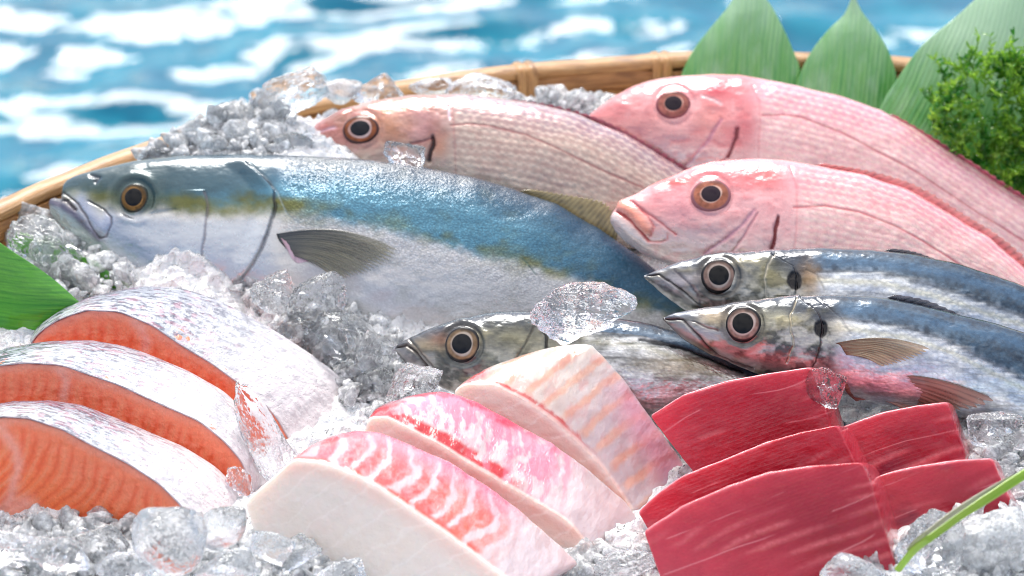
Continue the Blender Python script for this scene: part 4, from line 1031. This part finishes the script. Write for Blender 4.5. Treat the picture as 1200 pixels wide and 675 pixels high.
# square grid squeezed into the disc
u_, v_ = (GX-TC[0])/(TR-.014), (GY-TC[1])/(TR-.014)
DX = u_*np.sqrt(np.clip(1-v_**2/2, 0, 1)); DY = v_*np.sqrt(np.clip(1-u_**2/2, 0, 1))
GX = TC[0]+DX*(TR-.014); GY = TC[1]+DY*(TR-.014)
GZ = bed_z(GX, GY)
lump = np.abs(fbm(GX*90, GY*90, seed=101, oct=4)-.5)*2
GZ = GZ-.006+.010*(1-lump)*fbm(GX*40, GY*40, seed=102)+.006*(fbm(GX*240, GY*240, seed=103, oct=3)-.5)
bed = link('ice_bed', new_mesh('ice_bed', np.stack([GX, GY, GZ], -1), grid_faces(800, 800)), bed_mat())
tag(bed, 'bed of fine crushed ice filling the bamboo tray under the fish', 'crushed ice', kind='stuff')

# ------------------------------------------------------------------ ice pieces
def icosphere(sub):
    bm = bmesh.new(); bmesh.ops.create_icosphere(bm, subdivisions=sub, radius=1.0)
    V = np.array([v.co[:] for v in bm.verts]); Fq = np.array([[v.index for v in f.verts] for f in bm.faces]); bm.free()
    return V/np.linalg.norm(V, axis=1, keepdims=True), Fq
ICO = {k: icosphere(k) for k in (3, 4, 6)}
def ice_shape(seed, sub=6, planes=11, power=16, rough=.10, squash=(1, 1, 1)):
    r = np.random.default_rng(seed)
    V, Fq = ICO[sub]
    n = r.normal(size=(planes, 3)); n /= np.linalg.norm(n, axis=1, keepdims=True)
    o = r.uniform(.55, 1.0, planes)
    d = np.maximum(V@n.T, 0)/o
    rad = ((d**power).sum(1)+.7**power)**(-1/power)
    P = V*rad[:, None]
    nz = fbm(V[:, 0]*2.2+seed, V[:, 1]*2.2, V[:, 2]*2.2, seed=seed % 50)-.5
    n2 = np.abs(fbm(V[:, 0]*5+seed, V[:, 1]*5, V[:, 2]*5, seed=seed % 50+7, oct=3)-.5)
    P = P*(1+nz*rough*2.2-n2*rough*2.0)[:, None]
    lo, hi = P.min(0), P.max(0); P = (P-(lo+hi)/2)/((hi-lo)/2)*np.array(squash)
    return P, Fq
SHAPES = [new_mesh('ice_chunk', *ice_shape(200+i, 4, 9+i % 5, 18, .12, (1, rng.uniform(.65, 1), rng.uniform(.5, .85)))) for i in range(10)]
for me in SHAPES: me.materials.append(M_ICE2)

def big_ice(px, py, w, sx, sy, sz, label, seed, planes=12, power=16, rough=.1, rot=0, mat=None, group=None, name='ice_lump', cat='ice'):
    P, Fq = ice_shape(seed, 6, planes, power, rough)
    if mat is None and min(sx, sy) > 20:                 # air pockets and cracks frozen inside
        rr_ = np.random.default_rng(seed+900); Vs, Fs, off = [P], [Fq], len(P)
        for i in range(7):
            B, Fb = ice_shape(seed*7+i, 3, 8, 14, .2)
            a_ = np.array(Matrix.Rotation(rr_.uniform(0, 6.28), 3, Vector(rr_.normal(size=3)).normalized()))
            B = (B*np.array([.26, .20, .022])*rr_.uniform(.5, 1.1))@a_.T+rr_.uniform(-.42, .42, 3)
            Vs.append(B); Fs.append(Fb[:, ::-1]+off); off += len(B)
        P, Fq = np.concatenate(Vs), np.concatenate(Fs)
    k = (DIST+w)/DIST*S
    c, s_ = math.cos(math.radians(rot)), math.sin(math.radians(rot))
    P = P*np.array([sx, sy, sz])*k
    P = np.stack([P[:, 0]*c-P[:, 1]*s_, P[:, 0]*s_+P[:, 1]*c, P[:, 2]], -1)
    W = P[:, :1]*R+P[:, 1:2]*U-P[:, 2:]*F
    me = new_mesh(name, W, Fq); o = link(name, me, mat or M_ICE)
    o.location = at(px, py, w).tolist()
    return tag(o, label, cat, group)

big_ice(683, 367, -.132, 62, 40, 34, 'large clear ice lump with rounded lobes sitting on the mackerel', 301, 16, 9, .13, -8)
big_ice(198, 637, -.262, 45, 43, 34, 'large round melting ice ball in front of the frontmost salmon slice', 302, 26, 7, .05, mat=M_ICEB)
big_ice(262, 619, -.246, 28, 27, 24, 'smaller smooth ice ball to the right of the large one, against the salmon skin', 303, 26, 6, .03, mat=M_ICEB)
big_ice(306, 512, -.158, 70, 25, 16, 'long thin slab of melting ice draped over the ends of the salmon slices', 304, 16, 7, .1, -56, mat=M_ICEB)
big_ice(283, 566, -.178, 24, 14, 14, 'small jagged ice piece in the gap between salmon and front white fillet', 305, 10, 18, .14, -50)
big_ice(474, 181, -.012, 26, 17, 14, 'small crumpled ice piece on the cheek of the mauve sea bream', 306, 10, 18, .16, -22)
big_ice(338, 112, .018, 48, 30, 34, 'highest ice lump on the heap behind the yellowtail', 307, 10, 18, .12, 12)
big_ice(441, 110, .062, 32, 22, 22, 'rounded white ice lump between the heap and the bamboo rim', 308, 14, 12, .1, 10)
big_ice(222, 156, .012, 26, 15, 18, 'white ice lump over the rim at the left foot of the back heap', 331, 11, 16, .12, 25, mat=M_ICE2)
big_ice(270, 136, .014, 31, 19, 20, 'faceted ice lump on the left slope of the back heap', 332, 11, 16, .12, 30)
big_ice(398, 108, .06, 28, 15, 18, 'ice lump on the rim right of the heap top', 333, 11, 16, .12, 8, mat=M_ICE2)
big_ice(505, 106, .066, 26, 14, 16, 'low ice piece on the rim left of the wide clear lump', 334, 11, 16, .12, 4)
big_ice(372, 352, -.06, 38, 28, 26, 'glassy ice lump on the yellowtail belly below its fin', 335, 13, 12, .11, 20)
big_ice(440, 458, -.085, 40, 28, 24, 'clear ice lump between the mackerel snout and the back salmon slice', 336, 13, 12, .11, -15)
big_ice(68, 652, -0.252, 34, 24, 24, 'glossy clear ice piece along the bottom edge under the middle of the front salmon slice', 341, 14, 10, .1, 15)
big_ice(150, 668, -0.262, 36, 20, 22, 'low clear ice piece at the bottom edge left below the large ice ball', 342, 14, 10, .1, -8)
big_ice(262, 668, -0.262, 38, 22, 22, 'clear ice piece at the bottom edge below the smaller ice ball', 343, 14, 10, .1, 12)
big_ice(318, 640, -0.250, 26, 18, 18, 'little clear ice piece touching the left corner of the front white fillet', 344, 14, 10, .1, -25)
big_ice(395, 676, -0.255, 36, 18, 20, 'clear ice piece at the bottom edge under the front white fillet', 345, 14, 10, .1, 10)
big_ice(352, 398, -0.068, 34, 26, 22, 'clear ice piece above the back salmon slice, left of the broad lump', 346, 14, 10, .1, -20)
big_ice(438, 410, -0.082, 30, 24, 20, 'clear ice piece left of the mackerel snout, under the yellowtail belly', 347, 14, 10, .1, 30)
big_ice(560, 106, .062, 46, 22, 26, 'wide clear ice lump leaning on the rim behind the mauve sea bream', 309, 12, 14, .1, 4)
big_ice(186, 182, .004, 22, 13, 16, 'small pale ice piece by the rim above the yellowtail head', 310, 12, 14, .1, -5)
big_ice(338, 172, .004, 27, 19, 18, 'grey ice piece touching the snout of the mauve sea bream', 311, 12, 14, .12, -15)
big_ice(966, 452, -.15, 22, 26, 14, 'clear ice piece between the rear tuna block and the lower sardine', 312, 10, 16, .12, 60)
big_ice(1092, 640, -.243, 44, 40, 32, 'pitted ice lump under the green stem', 313, 12, 14, .14, 35)
big_ice(1166, 640, -.238, 56, 50, 40, 'biggest frosty ice lump in the lower right corner', 314, 11, 16, .14, 40, mat=M_ICE2)
big_ice(1002, 676, -.255, 42, 26, 26, 'rounded ice lump at the bottom edge before the largest tuna block', 315, 20, 8, .08, -10, mat=M_ICEB)
big_ice(402, 412, -.072, 50, 44, 34, 'broad ice lump between the yellowtail belly and the back salmon slice', 316, 11, 16, .12, -40)
big_ice(484, 450, -.112, 38, 26, 18, 'flat glassy ice piece under the mackerel snout', 317, 9, 20, .1, 25)
big_ice(330, 345, -.06, 36, 28, 24, 'ice lump below the yellowtail pectoral fin', 318, 12, 14, .14, -30)
big_ice(62, 296, -.045, 62, 34, 20, 'wide flat ice lump lying over a leaf at the left', 319, 12, 12, .12, -28)
big_ice(40, 262, -.012, 42, 22, 18, 'white ice lump at the left rim below the yellowtail jaw', 320, 12, 14, .12, -14, mat=M_ICE2)
big_ice(1170, 505, -.15, 40, 26, 20, 'dark glassy ice lump right of the tuna under the sardine belly', 321, 10, 16, .12, -20)
big_ice(20, 640, -.24, 40, 26, 24, 'ice lump at the lower left corner of the crushed ice', 322, 11, 16, .13, 10)
big_ice(112, 636, -.236, 40, 26, 24, 'ice lump left of the large round ice ball', 323, 11, 16, .13, -12)
big_ice(345, 648, -.24, 34, 20, 20, 'ice piece before the front white fillet corner', 324, 10, 16, .13, 20)
big_ice(735, 662, -.215, 40, 18, 20, 'clear ice piece between the front fillet and the largest tuna block', 325, 10, 16, .12, 6)

def inside(p, poly):
    x, y = p; c = False; n = len(poly)
    for i in range(n):
        (x1, y1), (x2, y2) = poly[i], poly[(i+1) % n]
        if (y1 > y) != (y2 > y) and x < (x2-x1)*(y-y1)/(y2-y1)+x1: c = not c
    return c
rnd = random.Random(12)
def scatter(poly, n, lo, hi, label, group, lift=.3):
    xs = [p[0] for p in poly]; ys = [p[1] for p in poly]; k = 0
    while k < n:
        p = (rnd.uniform(min(xs), max(xs)), rnd.uniform(min(ys), max(ys)))
        if not inside(p, poly): continue
        q, w = bed_hit(*p); sz = rnd.uniform(lo, hi)*S
        o = bpy.data.objects.new('ice_piece', rnd.choice(SHAPES)); COL.objects.link(o)
        o.location = (q[0], q[1], q[2]+sz*lift); o.rotation_euler = [rnd.uniform(0, 6.28) for _ in range(3)]; o.scale = (sz,)*3
        tag(o, label, 'ice', group); k += 1
HEAP = [(160, 184), (205, 160), (240, 140), (300, 108), (340, 94), (400, 104), (420, 112), (362, 124), (330, 158), (330, 190)]
scatter(HEAP, 34, 9, 20, 'broken ice piece in the white heap behind the yellowtail head', 'ice pieces in the back heap')
scatter([(270, 335), (330, 310), (400, 360), (470, 410), (480, 470), (430, 490), (380, 430)], 34, 7, 17, 'broken ice piece in the hollow between yellowtail and salmon', 'ice pieces below the yellowtail')
scatter([(-5, 250), (50, 245), (150, 325), (110, 350), (60, 310), (0, 280)], 18, 10, 22, 'broken ice piece in front of the yellowtail jaw by the left leaf', 'ice pieces at the left')
scatter([(0, 612), (160, 604), (300, 622), (420, 672), (420, 690), (0, 690)], 46, 7, 16, 'broken ice piece in the front edge below the salmon', 'ice pieces along the front')
scatter([(1130, 480), (1210, 470), (1210, 560), (1170, 575)], 16, 9, 20, 'broken ice piece to the right of the tuna blocks', 'ice pieces right of the tuna')
scatter([(1060, 640), (1150, 585), (1210, 570), (1210, 690), (960, 690), (985, 664)], 22, 8, 18, 'broken ice piece in the lower right corner', 'ice pieces in the right corner')
scatter([(480, 108), (600, 100), (700, 118), (700, 128), (560, 112)], 14, 9, 16, 'broken ice piece along the rim behind the mauve sea bream', 'ice pieces along the rim')
scatter([(640, 120), (720, 108), (720, 135), (690, 140)], 8, 9, 16, 'broken ice piece along the rim behind the mauve sea bream', 'ice pieces along the rim')
scatter([(660, 640), (760, 640), (770, 690), (660, 690)], 10, 9, 18, 'broken ice piece between the front fillet and the tuna', 'ice pieces before the fillets')

# the finest shards, beyond counting
def shards(n):
    polys = [(HEAP, 420), ([(270, 335), (330, 310), (480, 400), (490, 470), (430, 490), (380, 430)], 480), ([(-20, 240), (60, 240), (160, 330), (110, 350), (-20, 330)], 260),
             ([(-20, 605), (160, 598), (430, 668), (430, 700), (-20, 700)], 620), ([(1120, 470), (1220, 460), (1220, 580), (1170, 580)], 240), ([(960, 664), (1150, 590), (1220, 560), (1220, 700), (960, 700)], 300),
             ([(470, 108), (600, 96), (720, 108), (720, 135), (560, 116)], 240), ([(650, 640), (770, 640), (770, 700), (650, 700)], 120)]
    base = [ice_shape(400+i, 3, 7, 44, .14, (1, .75, .3+.05*i)) for i in range(8)]
    Vs, Fs, off = [], [], 0
    for poly, cnt in polys:
        xs = [p[0] for p in poly]; ys = [p[1] for p in poly]; k = 0
        while k < cnt*1.0:
            p = (rnd.uniform(min(xs), max(xs)), rnd.uniform(min(ys), max(ys)))
            if not inside(p, poly): continue
            q, w = bed_hit(*p); sz = rnd.choice((2.5, 3, 4, 5, 6.5, 8, 10, 13))*S
            B, Fq = base[k % 8]
            M = np.array(Matrix.Rotation(rnd.uniform(0, 6.28), 3, Vector((rnd.gauss(0, 1), rnd.gauss(0, 1), rnd.gauss(0, 1))).normalized()))
            Vs.append((B*sz)@M.T+q+np.array([0, 0, sz*.2])); Fs.append(Fq+off); off += len(B); k += 1
    o = link('ice_shards', new_mesh('ice_shards', np.concatenate(Vs), np.concatenate(Fs)), M_SHARD)
    tag(o, 'fine ice shards strewn over the crushed ice', 'crushed ice', kind='stuff')
shards(0)
# ------------------------------------------------------------------ greenery
def leaf(label, mid, left, right, w0, w1, mat, cup=10, nu=150, nv=90, name='broad_leaf', lift=None):
    """blade between two edge lines running from base to tip; cup: how far the midrib bends away"""
    L, Rr = spline(left, nu), spline(right, nu)
    t = np.linspace(0, 1, nu)[:, None]; v = np.linspace(0, 1, nv)[None]
    X = L[:, None, 0]*(1-v)+Rr[:, None, 0]*v; Yv = L[:, None, 1]*(1-v)+Rr[:, None, 1]*v
    wd = np.hypot(*(L-Rr).T)[:, None]
    W = w0*(1-t)+w1*t+cup*S*(np.sin(v*math.pi)-.3)*np.clip(wd/60, 0, 1)+S*3*(fbm(X/30, Yv/60, seed=int(left[0][0]) % 90)-.5)
    P = at(X, Yv, W)
    ln = np.r_[0, np.cumsum(np.linalg.norm(np.diff((L+Rr)/2, axis=0), axis=1))]
    uv = np.stack([(v-.5)*np.clip(wd, 20, None)+0*t, ln[:, None]+0*v], -1)
    ribs = np.abs(np.sin(v*math.pi*nv/7))*.08*S
    P = P-F*np.broadcast_to(ribs, X.shape)[..., None]
    o = link(name, new_mesh(name, P, grid_faces(nu, nv), uv=uv), mat)
    so = o.modifiers.new('thickness', 'SOLIDIFY'); so.thickness = .0006; so.offset = 0
    return tag(o, label, 'leaf')
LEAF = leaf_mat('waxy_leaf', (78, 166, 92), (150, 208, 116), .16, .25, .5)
LEAF2 = leaf_mat('fresh_leaf', (34, 128, 40), (112, 190, 56), .2, .06)
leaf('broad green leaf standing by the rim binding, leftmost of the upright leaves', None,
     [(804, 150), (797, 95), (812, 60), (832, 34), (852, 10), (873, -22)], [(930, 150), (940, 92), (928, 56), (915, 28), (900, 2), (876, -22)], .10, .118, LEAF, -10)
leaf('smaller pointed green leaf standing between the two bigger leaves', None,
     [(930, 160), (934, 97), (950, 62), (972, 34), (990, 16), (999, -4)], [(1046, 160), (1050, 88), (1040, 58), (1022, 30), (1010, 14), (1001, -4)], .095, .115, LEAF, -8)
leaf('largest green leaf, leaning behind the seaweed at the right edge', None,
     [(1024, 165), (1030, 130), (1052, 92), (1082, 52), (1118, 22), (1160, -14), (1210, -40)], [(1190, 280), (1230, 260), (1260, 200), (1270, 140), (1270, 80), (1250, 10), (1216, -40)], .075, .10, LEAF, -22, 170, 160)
leaf('glossy green leaf blade pointing in from the left edge', None,
     [(-70, 250), (-20, 272), (20, 298), (50, 318), (75, 338), (92, 354)], [(-70, 450), (-10, 416), (25, 404), (50, 392), (75, 372), (93, 356)], -.075, -.085, LEAF2, -12)
leaf('dark green leaf lying under ice beside the yellowtail jaw', None,
     [(20, 280), (60, 288), (100, 302), (130, 320), (152, 336)], [(40, 330), (70, 336), (105, 338), (135, 338), (153, 338)], -.03, -.045, LEAF2, -4)

def stem():
    pts = spline([(1052, 668), (1072, 644), (1096, 626), (1122, 607), (1160, 582), (1200, 556), (1260, 520)], 90)
    wv = np.interp(np.linspace(0, 1, 90), [0, .2, .45, 1], [-.262, -.282, -.272, -.25])
    rad = np.interp(np.linspace(0, 1, 90), [0, .4, .5, 1], [5, 5.5, 6.5, 7.5])
    a = np.linspace(0, 2*math.pi, 20, endpoint=False)
    C = at(pts[:, 0], pts[:, 1], wv)
    T = np.gradient(C, axis=0); T /= np.linalg.norm(T, axis=1, keepdims=True)
    A = np.cross(T, F); A /= np.linalg.norm(A, axis=1, keepdims=True); B = np.cross(A, T)
    P = C[:, None]+(A[:, None]*np.cos(a)[None, :, None]+B[:, None]*(.55*np.sin(a))[None, :, None])*(rad*S*.66)[:, None, None]
    uv = np.stack([np.broadcast_to(a*3, P.shape[:2]), np.broadcast_to(np.arange(90)[:, None]*2.0, P.shape[:2])], -1)
    o = link('plant_stem', new_mesh('plant_stem', P, grid_faces(90, 20, True), uv=uv), leaf_mat('stem', (134, 176, 40), (176, 200, 74), .25))
    tag(o, 'thin bright green stem slanting across the ice in front of the tuna', 'stem')
    k = 62
    C2 = C[8:k]+U*(3.6*S)-R*(2.0*S)+F*(1.0*S); tp = np.sin(np.linspace(.15, math.pi-.1, k-8))**.6
    P2 = C2[:, None]+(A[8:k, None]*np.cos(a)[None, :, None]+B[8:k, None]*(.35*np.sin(a))[None, :, None])*(tp*4.2*S)[:, None, None]
    link('sheath', new_mesh('sheath', P2, grid_faces(k-8, 20, True), uv=uv[8:k]), leaf_mat('dry_sheath', (150, 138, 124), (190, 186, 168), .25), o)
stem()

def seaweed():
    r = np.random.default_rng(3)
    Vs, Fs, off = [], [], 0
    def blade(p, d, up, ln, wd):
        nonlocal off
        side = np.cross(d, up); side /= np.linalg.norm(side)+1e-9
        t = np.linspace(0, 1, 5); w = np.array([.25, .9, 1, .7, .08])*wd
        c = p+d*(t*ln)[:, None]+up*(np.sin(t*2.2)*ln*.18)[:, None]
        V = np.stack([c-side*w[:, None], c+up*(w*.5)[:, None], c+side*w[:, None]], 1).reshape(-1, 3)
        Vs.append(V); Fs.append(grid_faces(5, 3)+off); off += 15
    def tube(C, rad):
        nonlocal off
        n = len(C); a = np.linspace(0, 2*math.pi, 6, endpoint=False)
        T = np.gradient(C, axis=0); T /= np.linalg.norm(T, axis=1, keepdims=True)
        A = np.cross(T, [.3, .2, .9]); A /= np.linalg.norm(A, axis=1, keepdims=True); B = np.cross(T, A)
        Vs.append((C[:, None]+(A[:, None]*np.cos(a)[:, None]+B[:, None]*np.sin(a)[:, None])*rad).reshape(-1, 3)); Fs.append(grid_faces(n, 6, True)+off); off += 6*n
    poly = [(1088, 150), (1096, 112), (1118, 84), (1140, 70), (1175, 72), (1240, 70), (1260, 270), (1188, 236), (1150, 205), (1112, 172)]
    k = 0
    while k < 520:
        x, y = r.uniform(1070, 1260), r.uniform(55, 280)
        if not inside((x, y), poly): continue
        edge = fbm(np.array(x/26), np.array(y/26), seed=8)
        if edge < .40 and k % 3: k += 1; continue
        w = .056+r.uniform(-.012, .012)
        p = at(np.array(x), np.array(y), w)
        g = np.array([r.normal(0, .6), r.normal(-.35, .5), r.normal(.75, .5)]); g /= np.linalg.norm(g)
        ln = r.uniform(14, 36)*S; n = 7
        bend = r.normal(0, .5, 3)
        C = p+g*(np.linspace(0, 1, n)*ln)[:, None]+bend*((np.linspace(0, 1, n)**2)*ln*.5)[:, None]
        tube(C, .55*S)
        for i in range(1, n):
            for q in range(2):
                d = g+r.normal(0, .75, 3); d /= np.linalg.norm(d); up = np.cross(d, r.normal(size=3)); up /= np.linalg.norm(up)
                blade(C[i], d, up, r.uniform(6, 13)*S, r.uniform(1.2, 2.6)*S)
        k += 1
    o = link('seaweed_clump', new_mesh('seaweed_clump', np.concatenate(Vs), np.concatenate(Fs[:0]+[q for q in Fs])), weed_mat())
    tag(o, 'bushy bright green seaweed clump in front of the largest leaf', 'seaweed')
seaweed()
# ------------------------------------------------------------------ light, sky, camera
SUN_EL, SUN_AZ = 47.5, -8.0          # behind the tray, a little to the left
sun = bpy.data.lights.new('sun', 'SUN'); sun.energy = 2.4; sun.angle = math.radians(27); sun.color = (1, .965, .92)
so_ = bpy.data.objects.new('sun', sun); COL.objects.link(so_)
d_ = Vector((math.sin(math.radians(SUN_AZ))*math.cos(math.radians(SUN_EL)), math.cos(math.radians(SUN_AZ))*math.cos(math.radians(SUN_EL)), math.sin(math.radians(SUN_EL))))
so_.rotation_euler = d_.to_track_quat('Z', 'Y').to_euler()
so_.location = d_*3

wd = bpy.data.worlds.new('World'); SC.world = wd; wd.use_nodes = True
t = wd.node_tree; bg = t.nodes['Background']
sky = t.nodes.new('ShaderNodeTexSky'); sky.sky_type = 'NISHITA'; sky.sun_disc = False
sky.sun_elevation = math.radians(SUN_EL); sky.sun_rotation = math.radians(SUN_AZ); sky.dust_density = 1.5; sky.ozone_density = 1.0; sky.air_density = 1.0
tc = t.nodes.new('ShaderNodeTexCoord'); nz = t.nodes.new('ShaderNodeTexNoise'); nz.inputs['Scale'].default_value = 2.4; nz.inputs['Detail'].default_value = 5
t.links.new(tc.outputs['Generated'], nz.inputs['Vector'])
mr = t.nodes.new('ShaderNodeMapRange'); mr.interpolation_type = 'SMOOTHSTEP'
for i, v in enumerate((0, .38, .6, .3, .95)):
    if i: mr.inputs[i].default_value = v
t.links.new(nz.outputs[0], mr.inputs[0])
# added unseen cloud, bright behind and overhead, thinned on the near side to cut reflections
sx = t.nodes.new('ShaderNodeSeparateXYZ'); t.links.new(tc.outputs['Generated'], sx.inputs[0])
cb = t.nodes.new('ShaderNodeMapRange'); cb.interpolation_type = 'SMOOTHSTEP'
for i, v in enumerate((0, -.8, .1, .55, 1.0)):
    if i: cb.inputs[i].default_value = v
t.links.new(sx.outputs[1], cb.inputs[0])
ce = t.nodes.new('ShaderNodeMapRange'); ce.interpolation_type = 'SMOOTHSTEP'      # added cloud thinned low to darken the water's reflection
for i, v in enumerate((0, .3, .66, .0, 1.0)):
    if i: ce.inputs[i].default_value = v
t.links.new(sx.outputs[2], ce.inputs[0])
cg = t.nodes.new('ShaderNodeMath'); cg.operation = 'MULTIPLY'; t.links.new(cb.outputs[0], cg.inputs[0]); t.links.new(ce.outputs[0], cg.inputs[1])
cf = t.nodes.new('ShaderNodeMath'); cf.operation = 'MULTIPLY'; t.links.new(mr.outputs[0], cf.inputs[0]); t.links.new(cg.outputs[0], cf.inputs[1])
mx = t.nodes.new('ShaderNodeMix'); mx.data_type = 'RGBA'
mx.inputs[7].default_value = (10.5, 10.1, 10.0, 1)       # brightness of the added cloud, out of view
t.links.new(cf.outputs[0], mx.inputs[0]); t.links.new(sky.outputs[0], mx.inputs[6]); t.links.new(mx.outputs[2], bg.inputs['Color'])
bg.inputs['Strength'].default_value = .1

cam = bpy.data.cameras.new('camera'); co = bpy.data.objects.new('camera', cam); COL.objects.link(co)
co.location = CAM.tolist(); co.rotation_euler = (math.pi/2-TH, 0, 0)
cam.lens = 85; cam.sensor_width = 36; cam.clip_start = .05; cam.clip_end = 2000
cam.dof.use_dof = True; cam.dof.focus_distance = DIST-.15; cam.dof.aperture_fstop = 12
SC.camera = co

SC.view_settings.view_transform = 'Standard'; SC.view_settings.look = 'None'; SC.view_settings.exposure = .92; SC.view_settings.gamma = 1
SC.render.engine = 'CYCLES'
cy = SC.cycles
cy.use_denoising = True; cy.filter_width = 1.0; cy.max_bounces = 24; cy.transmission_bounces = 22; cy.transparent_max_bounces = 12; cy.glossy_bounces = 5; cy.diffuse_bounces = 4
cy.caustics_reflective = False; cy.caustics_refractive = True; cy.blur_glossy = .6; cy.sample_clamp_indirect = 6
